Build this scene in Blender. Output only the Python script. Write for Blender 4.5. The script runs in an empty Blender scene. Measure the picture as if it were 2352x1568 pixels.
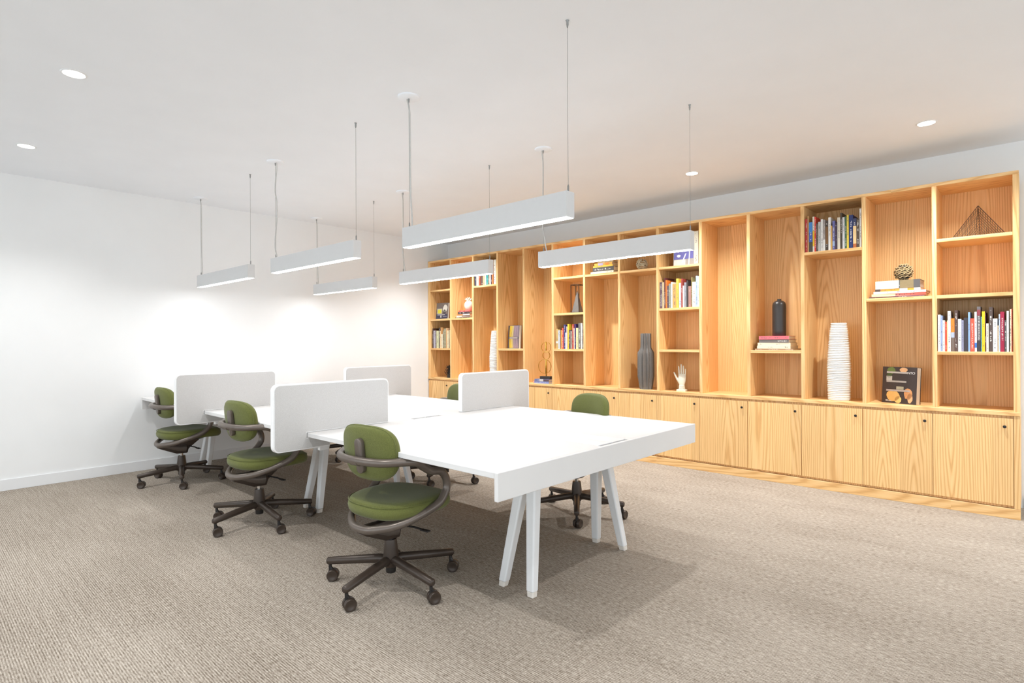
import bpy, bmesh, math, random
from mathutils import Vector, Matrix
PI = math.pi
R = math.radians
rng = random.Random(7)
scene = bpy.context.scene
COL = scene.collection

# ------------------------------------------------------------------ camera, world, exposure
YAW, ROLL, FPX = 42.58, -0.3, 1302.0
cam_d = bpy.data.cameras.new('camera')
cam_d.sensor_width = 36.0
cam_d.lens = FPX / 2352 * 36.0
cam_d.clip_start = 0.05
cam = bpy.data.objects.new('camera', cam_d)
COL.objects.link(cam)
_s, _c = math.sin(R(YAW)), math.cos(R(YAW))
_F, _R, _U = Vector((-_s, _c, 0)), Vector((_c, _s, 0)), Vector((0, 0, 1))
_cr, _sr = math.cos(R(ROLL)), math.sin(R(ROLL))
_R3, _U3 = _R * _cr + _U * _sr, -_R * _sr + _U * _cr
cam.matrix_world = Matrix(((_R3.x, _U3.x, -_F.x, 6.536), (_R3.y, _U3.y, -_F.y, -5.292), (_R3.z, _U3.z, -_F.z, 1.263), (0, 0, 0, 1)))
scene.camera = cam

world = bpy.data.worlds.new('daylight')
scene.world = world
world.use_nodes = True
_bg = world.node_tree.nodes['Background']
_bg.inputs[0].default_value = (0.84, 0.93, 1.0, 1)
_bg.inputs[1].default_value = 1.4

PENDANT_E = 18.0
DOWN_W = 58.0
scene.view_settings.view_transform = 'Standard'
scene.view_settings.look = 'None'
scene.view_settings.gamma = 1.0
scene.view_settings.use_curve_mapping = False
scene.view_settings.exposure = 0.8

# ------------------------------------------------------------------ helpers
def lin(r, g, b):
    f = lambda v: ((v / 255 + 0.055) / 1.055) ** 2.4 if v / 255 > 0.04045 else v / 255 / 12.92
    return (f(r), f(g), f(b), 1.0)

def link(o, parent=None):
    COL.objects.link(o)
    if parent is not None:
        o.parent = parent
    return o

def tag(o, label, cat=None, group=None, kind=None):
    o['label'] = label
    if cat: o['category'] = cat
    if group: o['group'] = group
    if kind: o['kind'] = kind
    return o

def empty(name, loc, rotz=0.0):
    o = bpy.data.objects.new(name, None)
    o.empty_display_size = 0.1
    o.location = loc
    o.rotation_euler = (0, 0, rotz)
    return link(o)

def mesh_obj(name, me, mat, parent=None, loc=(0, 0, 0), rot=(0, 0, 0), smooth=None):
    if mat is not None and not me.materials:
        me.materials.append(mat)
    if smooth:
        me.polygons.foreach_set('use_smooth', [True] * len(me.polygons))
        me.set_sharp_from_angle(angle=R(smooth))
    o = bpy.data.objects.new(name, me)
    o.location = loc
    o.rotation_euler = rot
    return link(o, parent)

class MB:
    """collects geometry of one mesh"""
    def __init__(s): s.v, s.f = [], []
    def add(s, v, f):
        n = len(s.v); s.v += [tuple(p) for p in v]; s.f += [tuple(i + n for i in q) for q in f]; return s
    def box(s, x0, x1, y0, y1, z0, z1):
        return s.add([(x0,y0,z0),(x1,y0,z0),(x1,y1,z0),(x0,y1,z0),(x0,y0,z1),(x1,y0,z1),(x1,y1,z1),(x0,y1,z1)],
                     [(0,3,2,1),(4,5,6,7),(0,1,5,4),(1,2,6,5),(2,3,7,6),(3,0,4,7)])
    def lathe(s, prof, n=32, c=(0, 0, 0), fn=None, cap=True):
        base, vs, fs = 0, [], []
        for (r, z) in prof:
            for i in range(n):
                a = 2 * PI * i / n
                rr, zz = (r, z) if fn is None else fn(r, z, a)
                vs.append((c[0] + rr * math.cos(a), c[1] + rr * math.sin(a), c[2] + zz))
        for k in range(len(prof) - 1):
            for i in range(n):
                j = (i + 1) % n
                fs.append((k*n+i, k*n+j, (k+1)*n+j, (k+1)*n+i))
        if cap:
            fs.append(tuple(range(n - 1, -1, -1)))
            m = (len(prof) - 1) * n
            fs.append(tuple(range(m, m + n)))
        return s.add(vs, fs)
    def tube(s, pts, r, n=10, closed=False, cap=True, sq=None):
        pts = [Vector(p) for p in pts]
        m = len(pts)
        rad = r if callable(r) else (lambda t: r)
        T = []
        for i in range(m):
            if closed: t = pts[(i + 1) % m] - pts[i - 1]
            else: t = pts[min(i + 1, m - 1)] - pts[max(i - 1, 0)]
            T.append(t.normalized())
        a = Vector((0, 0, 1)) if abs(T[0].z) < 0.9 else Vector((1, 0, 0))
        N = (a - T[0] * a.dot(T[0])).normalized()
        vs, fs = [], []
        for i in range(m):
            N = (N - T[i] * N.dot(T[i])).normalized()
            B = T[i].cross(N)
            rr = rad(i / (m - 1))
            for k in range(n):
                an = 2 * PI * k / n + (PI / n if n <= 4 else 0)
                vs.append(pts[i] + (N * math.cos(an) + B * math.sin(an)) * rr)
        for i in range(m if closed else m - 1):
            j = (i + 1) % m
            for k in range(n):
                l = (k + 1) % n
                fs.append((i*n+k, i*n+l, j*n+l, j*n+k))
        if cap and not closed:
            fs.append(tuple(range(n - 1, -1, -1)))
            fs.append(tuple(range((m - 1) * n, m * n)))
        return s.add(vs, fs)
    def prism(s, poly, axis, a0, a1):
        """poly: 2D outline (ccw), extruded along axis 'x','y' or 'z' between a0 and a1"""
        def P3(u, v, a):
            return {'x': (a, u, v), 'y': (u, a, v), 'z': (u, v, a)}[axis]
        n = len(poly)
        vs = [P3(u, v, a0) for u, v in poly] + [P3(u, v, a1) for u, v in poly]
        fs = [tuple(range(n)), tuple(range(2 * n - 1, n - 1, -1))]
        for i in range(n):
            j = (i + 1) % n
            fs.append((i, i + n, j + n, j))
        return s.add(vs, fs)
    def mesh(s, name, bevel=0.0, seg=2, fix=True):
        me = bpy.data.meshes.new(name)
        me.from_pydata(s.v, [], s.f)
        me.validate()
        if bevel or fix:
            bm = bmesh.new(); bm.from_mesh(me)
            bmesh.ops.recalc_face_normals(bm, faces=bm.faces)
            if bevel:
                es = [e for e in bm.edges if e.is_manifold and e.calc_face_angle(0) > R(30)]
                bmesh.ops.bevel(bm, geom=es, offset=bevel, segments=seg, affect='EDGES', profile=0.5, clamp_overlap=True)
            bm.to_mesh(me); bm.free()
        me.update()
        return me
    def build(s, name, mat, parent=None, loc=(0, 0, 0), rot=(0, 0, 0), bevel=0.0, seg=2, smooth=None):
        return mesh_obj(name, s.mesh(name, bevel, seg), mat, parent, loc, rot, smooth)

def copy_tree(o, parent=None):
    c = o.copy(); link(c)
    c.parent = parent
    for ch in list(o.children):
        k = copy_tree(ch, c)
        k.matrix_parent_inverse = ch.matrix_parent_inverse.copy()
    return c

def catmull(pts, n=8, closed=False):
    pts = [Vector(p) for p in pts]
    out = []
    m = len(pts)
    for i in range(m if closed else m - 1):
        if closed: p0, p1, p2, p3 = pts[i-1], pts[i], pts[(i+1) % m], pts[(i+2) % m]
        else:
            p1, p2 = pts[i], pts[i+1]
            p0 = pts[i-1] if i > 0 else 2*p1 - p2
            p3 = pts[i+2] if i + 2 < m else 2*p2 - p1
        for k in range(n):
            t = k / n
            out.append(0.5 * ((2*p1) + (-p0+p2)*t + (2*p0-5*p1+4*p2-p3)*t*t + (-p0+3*p1-3*p2+p3)*t**3))
    if not closed: out.append(pts[-1])
    return out

def round_poly(pts, rad, seg=5):
    """round the corners of a closed polygon; rad is one radius or one per corner"""
    out = []
    n = len(pts)
    for i in range(n):
        r = rad[i] if isinstance(rad, (list, tuple)) else rad
        p, a, b = Vector(pts[i]), Vector(pts[i-1]), Vector(pts[(i+1) % n])
        if r <= 0: out.append(tuple(p)); continue
        u, v = (a - p).normalized(), (b - p).normalized()
        A, B = p + u * r, p + v * r
        C = p + (u + v) * r
        for k in range(seg + 1):
            t = k / seg * PI / 2
            out.append(tuple(C - v * r * math.cos(t) - u * r * math.sin(t)))
    return out

# ------------------------------------------------------------------ materials
def new_mat(name):
    m = bpy.data.materials.new(name); m.use_nodes = True
    nt = m.node_tree
    return m, nt, nt.nodes['Principled BSDF']

def N(nt, t, **kw):
    n = nt.nodes.new(t)
    for k, v in kw.items(): setattr(n, k, v)
    return n

def ramp(nt, stops, src):
    n = N(nt, 'ShaderNodeValToRGB')
    e = n.color_ramp.elements
    while len(e) < len(stops): e.new(0.5)
    for el, (p, c) in zip(e, stops): el.position = p; el.color = c
    nt.links.new(src, n.inputs[0])
    return n

def bump(nt, b, src, strength, dist):
    n = N(nt, 'ShaderNodeBump'); n.inputs['Strength'].default_value = strength; n.inputs['Distance'].default_value = dist
    nt.links.new(src, n.inputs['Height']); nt.links.new(n.outputs[0], b.inputs['Normal'])

def plain(name, col, rough=0.5, metal=0.0, nscale=40.0, var=0.04, bstr=0.0, spec=None):
    """flat colour with a slight procedural mottling"""
    m, nt, b = new_mat(name)
    tc = N(nt, 'ShaderNodeTexCoord'); no = N(nt, 'ShaderNodeTexNoise')
    no.inputs['Scale'].default_value = nscale; no.inputs['Detail'].default_value = 3
    nt.links.new(tc.outputs['Object'], no.inputs['Vector'])
    lo = tuple(c * (1 - var) for c in col[:3]) + (1,); hi = tuple(min(1, c * (1 + var)) for c in col[:3]) + (1,)
    rp = ramp(nt, [(0.3, lo), (0.7, hi)], no.outputs['Fac'])
    nt.links.new(rp.outputs[0], b.inputs['Base Color'])
    b.inputs['Roughness'].default_value = rough; b.inputs['Metallic'].default_value = metal
    if spec is not None: b.inputs['Specular IOR Level'].default_value = spec
    if bstr: bump(nt, b, no.outputs['Fac'], bstr, 0.002)
    return m

def emis(name, col, strength):
    m, nt, b = new_mat(name)
    b.inputs['Base Color'].default_value = (0.9, 0.9, 0.9, 1)
    b.inputs['Emission Color'].default_value = col
    b.inputs['Emission Strength'].default_value = strength
    return m

def oak(name, axis):
    """oak veneer, grain running along axis 0 (x) or 2 (z), different on every object"""
    m, nt, b = new_mat(name)
    L = nt.links.new
    tc = N(nt, 'ShaderNodeTexCoord'); oi = N(nt, 'ShaderNodeObjectInfo')
    # random offset per piece
    wn = N(nt, 'ShaderNodeTexWhiteNoise', noise_dimensions='1D')
    sx = N(nt, 'ShaderNodeSeparateXYZ'); L(tc.outputs['Object'], sx.inputs[0])
    rs = N(nt, 'ShaderNodeMath', operation='MULTIPLY'); L(oi.outputs['Random'], rs.inputs[0]); rs.inputs[1].default_value = 37.0
    lf = N(nt, 'ShaderNodeMath', operation='MULTIPLY_ADD'); L(sx.outputs['X'], lf.inputs[0]); lf.inputs[1].default_value = 1 / 0.165 if axis == 2 else 1 / 2.4; L(rs.outputs[0], lf.inputs[2])
    fl_ = N(nt, 'ShaderNodeMath', operation='FLOOR'); L(lf.outputs[0], fl_.inputs[0])
    ws = N(nt, 'ShaderNodeMath', operation='ADD'); L(fl_.outputs[0], ws.inputs[0]); L(rs.outputs[0], ws.inputs[1])
    L(ws.outputs[0], wn.inputs['W'])
    sub = N(nt, 'ShaderNodeVectorMath', operation='SUBTRACT'); L(wn.outputs['Color'], sub.inputs[0]); sub.inputs[1].default_value = (0.5, 0.3, 0.5)
    off = N(nt, 'ShaderNodeVectorMath', operation='MULTIPLY'); L(sub.outputs[0], off.inputs[0])
    off.inputs[1].default_value = (0.34, 0.16, 1.8) if axis == 2 else (1.8, 0.16, 0.34)
    add = N(nt, 'ShaderNodeVectorMath', operation='ADD'); L(tc.outputs['Object'], add.inputs[0]); L(off.outputs[0], add.inputs[1])
    st = N(nt, 'ShaderNodeVectorMath', operation='MULTIPLY'); L(add.outputs[0], st.inputs[0])
    st.inputs[1].default_value = (1, 1, 0.075) if axis == 2 else (0.075, 1, 1)
    # gentle warp so that the rings wander
    nz = N(nt, 'ShaderNodeTexNoise'); nz.inputs['Scale'].default_value = 7.0; nz.inputs['Detail'].default_value = 4.0
    L(st.outputs[0], nz.inputs['Vector'])
    w1 = N(nt, 'ShaderNodeVectorMath', operation='SCALE'); L(nz.outputs['Color'], w1.inputs[0]); w1.inputs['Scale'].default_value = 0.055
    wa = N(nt, 'ShaderNodeVectorMath', operation='ADD'); L(st.outputs[0], wa.inputs[0]); L(w1.outputs[0], wa.inputs[1])
    wv = N(nt, 'ShaderNodeTexWave', wave_type='RINGS', rings_direction='SPHERICAL', wave_profile='SIN')
    wv.inputs['Scale'].default_value = 21.0; wv.inputs['Distortion'].default_value = 3.0; wv.inputs['Detail'].default_value = 2.0
    L(wa.outputs[0], wv.inputs['Vector'])
    # fine pores
    fs = N(nt, 'ShaderNodeVectorMath', operation='MULTIPLY'); L(add.outputs[0], fs.inputs[0])
    fs.inputs[1].default_value = (230, 230, 5) if axis == 2 else (5, 230, 230)
    fn = N(nt, 'ShaderNodeTexNoise'); fn.inputs['Scale'].default_value = 1.0; fn.inputs['Detail'].default_value = 2.0
    L(fs.outputs[0], fn.inputs['Vector'])
    r1 = ramp(nt, [(0.0, lin(251, 208, 147)), (0.50, lin(248, 203, 140)), (0.80, lin(242, 194, 130)), (1.0, lin(228, 176, 113))], wv.outputs['Fac'])
    r2 = ramp(nt, [(0.30, (0.88, 0.85, 0.81, 1)), (0.60, (1, 1, 1, 1))], fn.outputs['Fac'])
    mx = N(nt, 'ShaderNodeMix', data_type='RGBA', blend_type='MULTIPLY'); mx.inputs[0].default_value = 0.75
    L(r1.outputs[0], mx.inputs[6]); L(r2.outputs[0], mx.inputs[7])
    # each veneer leaf a little lighter or darker
    hsv = N(nt, 'ShaderNodeHueSaturation'); L(mx.outputs[2], hsv.inputs['Color'])
    mr = N(nt, 'ShaderNodeMapRange'); L(wn.outputs['Value'], mr.inputs[0]); mr.inputs[3].default_value = 0.93; mr.inputs[4].default_value = 1.06
    L(mr.outputs[0], hsv.inputs['Value'])
    L(hsv.outputs[0], b.inputs['Base Color'])
    b.inputs['Roughness'].default_value = 0.42
    bump(nt, b, fn.outputs['Fac'], 0.08, 0.001)
    return m

def carpet():
    m, nt, b = new_mat('loop_carpet')
    L = nt.links.new
    tc = N(nt, 'ShaderNodeTexCoord')
    def noise(sx, sy, detail, rough=0.5):
        mp = N(nt, 'ShaderNodeVectorMath', operation='MULTIPLY'); L(tc.outputs['Object'], mp.inputs[0]); mp.inputs[1].default_value = (sx, sy, 1)
        n = N(nt, 'ShaderNodeTexNoise'); n.inputs['Scale'].default_value = 1.0; n.inputs['Detail'].default_value = detail
        n.inputs['Roughness'].default_value = rough
        L(mp.outputs[0], n.inputs['Vector']); return n
    rows = N(nt, 'ShaderNodeTexWave', wave_type='BANDS', bands_direction='Y'); rows.inputs['Scale'].default_value = 34.0
    rows.inputs['Distortion'].default_value = 0.6; rows.inputs['Detail'].default_value = 1.0; L(tc.outputs['Object'], rows.inputs['Vector'])
    dash = noise(42, 165, 2.0); fleck = noise(300, 330, 1.0); patch = noise(1.1, 2.2, 2.0); streak = noise(3.0, 85, 2.0)
    def mixv(a, bb, f):
        n = N(nt, 'ShaderNodeMix', data_type='FLOAT'); n.inputs[0].default_value = f; L(a, n.inputs[2]); L(bb, n.inputs[3]); return n.outputs[0]
    v = mixv(dash.outputs['Fac'], fleck.outputs['Fac'], 0.42)
    v = mixv(v, rows.outputs['Fac'], 0.15)
    v = mixv(v, streak.outputs['Fac'], 0.14)
    v = mixv(v, patch.outputs['Fac'], 0.10)
    rp = ramp(nt, [(0.36, lin(102, 89, 76)), (0.47, lin(149, 138, 125)), (0.55, lin(176, 165, 152)), (0.66, lin(204, 194, 181))], v)
    L(rp.outputs[0], b.inputs['Base Color'])
    b.inputs['Roughness'].default_value = 0.95; b.inputs['Specular IOR Level'].default_value = 0.15
    bump(nt, b, v, 0.5, 0.004)
    return m

def fabric(name, c0, c1, scale=900.0):
    m, nt, b = new_mat(name)
    L = nt.links.new
    tc = N(nt, 'ShaderNodeTexCoord')
    n1 = N(nt, 'ShaderNodeTexNoise'); n1.inputs['Scale'].default_value = scale * 0.8; n1.inputs['Detail'].default_value = 2
    L(tc.outputs['Object'], n1.inputs['Vector'])
    rp = ramp(nt, [(0.35, c0), (0.65, c1)], n1.outputs['Fac'])
    L(rp.outputs[0], b.inputs['Base Color'])
    b.inputs['Roughness'].default_value = 0.9; b.inputs['Specular IOR Level'].default_value = 0.2
    b.inputs['Sheen Weight'].default_value = 0.15
    bump(nt, b, n1.outputs['Fac'], 0.2, 0.0006)
    return m

def book_cover():
    """cover in the object's own colour, with print-like dashes along the spine"""
    m, nt, b = new_mat('book_cover')
    L = nt.links.new
    oi = N(nt, 'ShaderNodeObjectInfo'); tc = N(nt, 'ShaderNodeTexCoord')
    sep = N(nt, 'ShaderNodeSeparateXYZ'); L(tc.outputs['Generated'], sep.inputs[0])
    # dashes running up the spine
    mp = N(nt, 'ShaderNodeVectorMath', operation='MULTIPLY'); L(tc.outputs['Object'], mp.inputs[0]); mp.inputs[1].default_value = (60, 0.0, 240)
    ad = N(nt, 'ShaderNodeVectorMath', operation='ADD'); L(mp.outputs[0], ad.inputs[0])
    cm = N(nt, 'ShaderNodeCombineXYZ'); rm = N(nt, 'ShaderNodeMath', operation='MULTIPLY'); L(oi.outputs['Random'], rm.inputs[0]); rm.inputs[1].default_value = 91
    L(rm.outputs[0], cm.inputs[1]); L(cm.outputs[0], ad.inputs[1])
    no = N(nt, 'ShaderNodeTexNoise'); no.inputs['Scale'].default_value = 1.0; no.inputs['Detail'].default_value = 1
    L(ad.outputs[0], no.inputs['Vector'])
    lo = N(nt, 'ShaderNodeTexNoise'); lo.inputs['Scale'].default_value = 14.0
    mp2 = N(nt, 'ShaderNodeVectorMath', operation='ADD'); L(tc.outputs['Object'], mp2.inputs[0]); L(cm.outputs[0], mp2.inputs[1]); L(mp2.outputs[0], lo.inputs['Vector'])
    def rng_(src, a, bb):
        g = N(nt, 'ShaderNodeMath', operation='GREATER_THAN'); L(src, g.inputs[0]); g.inputs[1].default_value = a
        l = N(nt, 'ShaderNodeMath', operation='LESS_THAN'); L(src, l.inputs[0]); l.inputs[1].default_value = bb
        p = N(nt, 'ShaderNodeMath', operation='MULTIPLY'); L(g.outputs[0], p.inputs[0]); L(l.outputs[0], p.inputs[1]); return p.outputs[0]
    def mulv(a, c):
        p = N(nt, 'ShaderNodeMath', operation='MULTIPLY'); L(a, p.inputs[0]); L(c, p.inputs[1]); return p.outputs[0]
    k = mulv(rng_(sep.outputs['X'], 0.30, 0.70), rng_(sep.outputs['Z'], 0.08, 0.93))
    front = N(nt, 'ShaderNodeMath', operation='LESS_THAN'); L(sep.outputs['Y'], front.inputs[0]); front.inputs[1].default_value = 0.004
    k = mulv(k, front.outputs[0])
    k = mulv(k, rng_(no.outputs['Fac'], 0.52, 1.0)); k = mulv(k, rng_(lo.outputs['Fac'], 0.50, 1.0))
    # contrast colour: dark print on light covers, light print on dark ones
    bw = N(nt, 'ShaderNodeRGBToBW'); L(oi.outputs['Color'], bw.inputs[0])
    gt = N(nt, 'ShaderNodeMath', operation='GREATER_THAN'); L(bw.outputs[0], gt.inputs[0]); gt.inputs[1].default_value = 0.3
    ink = N(nt, 'ShaderNodeMix', data_type='RGBA'); L(gt.outputs[0], ink.inputs[0]); ink.inputs[6].default_value = (0.75, 0.73, 0.68, 1); ink.inputs[7].default_value = (0.12, 0.11, 0.12, 1)
    fin = N(nt, 'ShaderNodeMix', data_type='RGBA'); fm = N(nt, 'ShaderNodeMath', operation='MULTIPLY'); L(k, fm.inputs[0]); fm.inputs[1].default_value = 0.8
    L(fm.outputs[0], fin.inputs[0]); L(oi.outputs['Color'], fin.inputs[6]); L(ink.outputs[2], fin.inputs[7])
    L(fin.outputs[2], b.inputs['Base Color'])
    b.inputs['Roughness'].default_value = 0.45
    return m

def obj_colour(name, rough=0.5):
    m, nt, b = new_mat(name)
    oi = N(nt, 'ShaderNodeObjectInfo'); tc = N(nt, 'ShaderNodeTexCoord')
    no = N(nt, 'ShaderNodeTexNoise'); no.inputs['Scale'].default_value = 60; nt.links.new(tc.outputs['Object'], no.inputs['Vector'])
    rp = ramp(nt, [(0.3, (0.9, 0.9, 0.9, 1)), (0.7, (1, 1, 1, 1))], no.outputs['Fac'])
    mx = N(nt, 'ShaderNodeMix', data_type='RGBA', blend_type='MULTIPLY'); mx.inputs[0].default_value = 1
    nt.links.new(oi.outputs['Color'], mx.inputs[6]); nt.links.new(rp.outputs[0], mx.inputs[7])
    nt.links.new(mx.outputs[2], b.inputs['Base Color']); b.inputs['Roughness'].default_value = rough
    return m

def page_mat():
    m, nt, b = new_mat('page_edges')
    tc = N(nt, 'ShaderNodeTexCoord'); mp = N(nt, 'ShaderNodeVectorMath', operation='MULTIPLY'); nt.links.new(tc.outputs['Object'], mp.inputs[0]); mp.inputs[1].default_value = (1500, 3, 3)
    no = N(nt, 'ShaderNodeTexNoise'); no.inputs['Scale'].default_value = 1; nt.links.new(mp.outputs[0], no.inputs['Vector'])
    rp = ramp(nt, [(0.3, lin(205, 198, 182)), (0.7, lin(236, 231, 219))], no.outputs['Fac'])
    nt.links.new(rp.outputs[0], b.inputs['Base Color']); b.inputs['Roughness'].default_value = 0.9
    return m

M = dict(
    wall=plain('white_wall_paint', lin(242, 242, 241), 0.85, nscale=3, var=0.01, bstr=0.03, spec=0.2),
    ceil=plain('white_ceiling_paint', lin(243, 245, 248), 0.9, nscale=3, var=0.01, bstr=0.03, spec=0.2),
    base=plain('white_gloss_trim', lin(236, 236, 236), 0.35, nscale=5, var=0.01),
    carpet=carpet(), oak_v=oak('oak_veneer_upright', 2), oak_h=oak('oak_veneer_level', 0),
    dark=plain('shadow_gap_black', lin(60, 42, 30), 0.8),
    knob=plain('black_knob', lin(28, 25, 28), 0.3),
    lam=plain('white_laminate', lin(222, 220, 218), 0.55, nscale=8, var=0.008, spec=0.3),
    lid=plain('white_cable_lid', lin(232, 232, 231), 0.4, nscale=8, var=0.006),
    steel_w=plain('white_powder_coat', lin(232, 231, 230), 0.4, nscale=60, var=0.01),
    foot=plain('cream_plastic_foot', lin(224, 216, 206), 0.5),
    screen=fabric('pale_grey_screen_cloth', lin(190, 187, 184), lin(208, 206, 204), 700),
    trim=plain('white_screen_trim', lin(240, 239, 238), 0.45, nscale=20, var=0.01),
    green=fabric('olive_green_wool', lin(82, 86, 43), lin(118, 122, 67), 900),
    tube=plain('bronze_brown_tube', lin(108, 98, 90), 0.33, metal=0.4, nscale=50, var=0.03),
    bronze=plain('dark_bronze_base', lin(68, 57, 49), 0.38, metal=0.3, nscale=50, var=0.03),
    black=plain('black_plastic', lin(34, 30, 28), 0.5),
    chrome=plain('bright_steel', lin(205, 203, 200), 0.2, metal=1.0),
    cable=plain('grey_steel_cable', lin(150, 150, 148), 0.4, metal=0.5),
    cord=plain('white_power_cord', lin(206, 204, 200), 0.5),
    housing=plain('white_lamp_housing', lin(216, 215, 214), 0.5, nscale=30, var=0.008),
    diffuser=emis('lit_diffuser', (0.96, 0.98, 1.0, 1), PENDANT_E),
    lens=emis('lit_downlight_lens', (1.0, 0.985, 0.96, 1), 9.0),
    cover=book_cover(), pages=page_mat(), tint=obj_colour('printed_paper', 0.5),
    vase_w=plain('white_glazed_ceramic', lin(240, 238, 234), 0.4, nscale=30, var=0.01),
    vase_g=plain('charcoal_matt_ceramic', lin(118, 113, 108), 0.75, nscale=90, var=0.06, bstr=0.1),
    vase_b=plain('black_satin_ceramic', lin(52, 46, 43), 0.35, nscale=90, var=0.06),
    cream=plain('cream_resin', lin(232, 226, 208), 0.5, nscale=40, var=0.04),
    rope=plain('dry_rope', lin(186, 160, 118), 0.9, nscale=260, var=0.18, bstr=0.4),
    rope2=plain('bleached_twig', lin(190, 172, 142), 0.9, nscale=260, var=0.15, bstr=0.4),
    brass=plain('polished_brass', lin(214, 170, 84), 0.22, metal=1.0, nscale=20, var=0.03),
    iron=plain('dark_iron', lin(66, 52, 44), 0.45, metal=0.6),
    wire=plain('brown_wire', lin(92, 68, 52), 0.45, metal=0.5),
    lead=plain('grey_stone', lin(112, 106, 100), 0.6, nscale=50, var=0.1),
    cone=plain('black_leaf_resin', lin(42, 36, 34), 0.55),
    glass_frame=plain('dark_fill_window_frame', lin(70, 70, 72), 0.4),
)

def struct(o, label=None):
    o['kind'] = 'structure'
    if label: o['label'] = label
    return o

# ------------------------------------------------------------------ room shell
XR, YF, YB, ZC = 10.5, -8.5, 0.40, 2.74
struct(MB().box(-0.15, XR, YF, YB + 0.15, -0.12, 0).build('floor', M['carpet']), 'striped taupe loop carpet floor')
struct(MB().box(-0.15, XR, YF, YB + 0.15, ZC, ZC + 0.12).build('ceiling', M['ceil']), 'plain white ceiling')
struct(MB().box(-0.15, 0, YF, YB + 0.15, 0, ZC).build('wall_left', M['wall']), 'plain white wall at the end of the desk')
struct(MB().box(0, XR, YB, YB + 0.15, 0, ZC).build('wall_back', M['wall']), 'white wall behind the oak bookcase')
struct(MB().box(0, 0.012, YF, -0.005, 0, 0.096).build('baseboard_left', M['base'], bevel=0.002), 'white baseboard along the end wall')
struct(MB().box(6.49, XR, YB - 0.012, YB, 0, 0.096).build('baseboard_back', M['base'], bevel=0.002), 'white baseboard right of the bookcase')
# unseen glazed front and side, added behind the camera for fill: daylight comes in between slim mullions
mb = MB()
for k in range(6): mb.box(XR, XR + 0.1, YF + k * 1.55, YF + k * 1.55 + 0.06, 0, ZC)
mb.box(XR, XR + 0.1, YF, YB, 0, 0.12).box(XR, XR + 0.1, YF, YB, ZC - 0.12, ZC)
struct(mb.build('fill_window_1', M['glass_frame']), 'added unseen glazed side for daylight fill, right of the camera')
mb = MB()
for k in range(7): mb.box(k * 1.65, k * 1.65 + 0.06, YF - 0.1, YF, 0, ZC)
mb.box(0, XR, YF - 0.1, YF, 0, 0.12).box(0, XR, YF - 0.1, YF, ZC - 0.12, ZC)
struct(mb.build('fill_window_2', M['glass_frame']), 'added unseen glazed front for daylight fill, behind the camera')

# ------------------------------------------------------------------ bookcase
PW, PITCH, P0 = 0.029, 0.45763, 0.0279
def post_x(i): return 0.006 if i == 0 else P0 + PITCH * i
def col_x(i):
    x0 = P0 + PW if i == 0 else P0 + PITCH * i + PW
    return x0, P0 + PITCH * (i + 1)
ZS = [1.172, 1.593, 2.014]          # shelf tops (c, b, a)
ZW, ST = 0.751, 0.025               # worktop top, board thickness
ZT = 2.438
D0, D1 = 0.0, 0.39                  # front and back of the shelving
XE = P0 + PITCH * 14 + PW + 0.004   # right end
bc = empty('bookcase', (3.24, 0.2, ZW))
tag(bc, 'wall-wide oak open bookcase of fourteen tall columns with staggered shelves', 'bookcase')
def board(name, mat, x0, x1, y0, y1, z0, z1, parent, bev=0.0015):
    c = Vector(((x0+x1)/2, (y0+y1)/2, (z0+z1)/2))
    o = MB().box(x0-c.x, x1-c.x, y0-c.y, y1-c.y, z0-c.z, z1-c.z).build(name, mat, None, c, bevel=bev, seg=1)
    if parent is not None:
        o.parent = parent; o.location = c - parent.location
    return o
for i in range(15):
    x0 = post_x(i); x1 = P0 + PITCH * i + PW + (0.004 if i == 14 else 0)
    board('upright', M['oak_v'], x0, x1, D0, D1, ZW, ZT - ST, bc)
for i in range(14):
    x0, x1 = col_x(i)
    board('back_panel', M['oak_v'], x0, x1, D1 - 0.008, D1, ZW, ZT - ST, bc, 0)
board('top_board', M['oak_h'], 0.006, XE, D0, D1, ZT - ST, ZT, bc)
SHELVES = {0: (0, 1, 2), 1: (1,), 2: (2,), 3: (0,), 5: (0, 1, 2), 6: (2,), 7: (2,), 8: (0, 1, 2), 10: (0,), 11: (2,), 12: (1,), 13: (0, 1, 2)}
for i, zs in SHELVES.items():
    x0, x1 = col_x(i)
    for z in zs: board('shelf', M['oak_h'], x0, x1, D0 + 0.001, D1 - 0.008, ZS[z] - ST, ZS[z], bc)
wt = board('worktop', M['oak_h'], 0.004, XE + 0.002, -0.006, D1, ZW - 0.028, ZW, None)
tag(wt, 'long oak ledge board under the open shelves and over the cabinet doors', 'worktop')
pl = board('plinth', M['oak_h'], 0.004, XE + 0.002, -0.001, 0.02, 0.0, 0.072, None)
tag(pl, 'long oak kickboard running along the carpet under the cabinet doors', 'plinth')
COLNAME = ['leftmost, against the white end wall', 'below the shelf with the white pineapple', 'below the white ribbed vase behind the screen',
    'below the yellow and mauve book', 'below the brass ring ornament', 'below the framed pyramid', 'below the yellow and black book stack',
    'below the fluted charcoal vase', 'below the cream hand', 'below the empty shelfless column', 'below the black bottle vase',
    'below the tall white ribbed vase near the right', 'below the face-out cookbook', 'rightmost, below the wire pyramid']
ZD0, ZD1 = 0.092, 0.703
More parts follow.
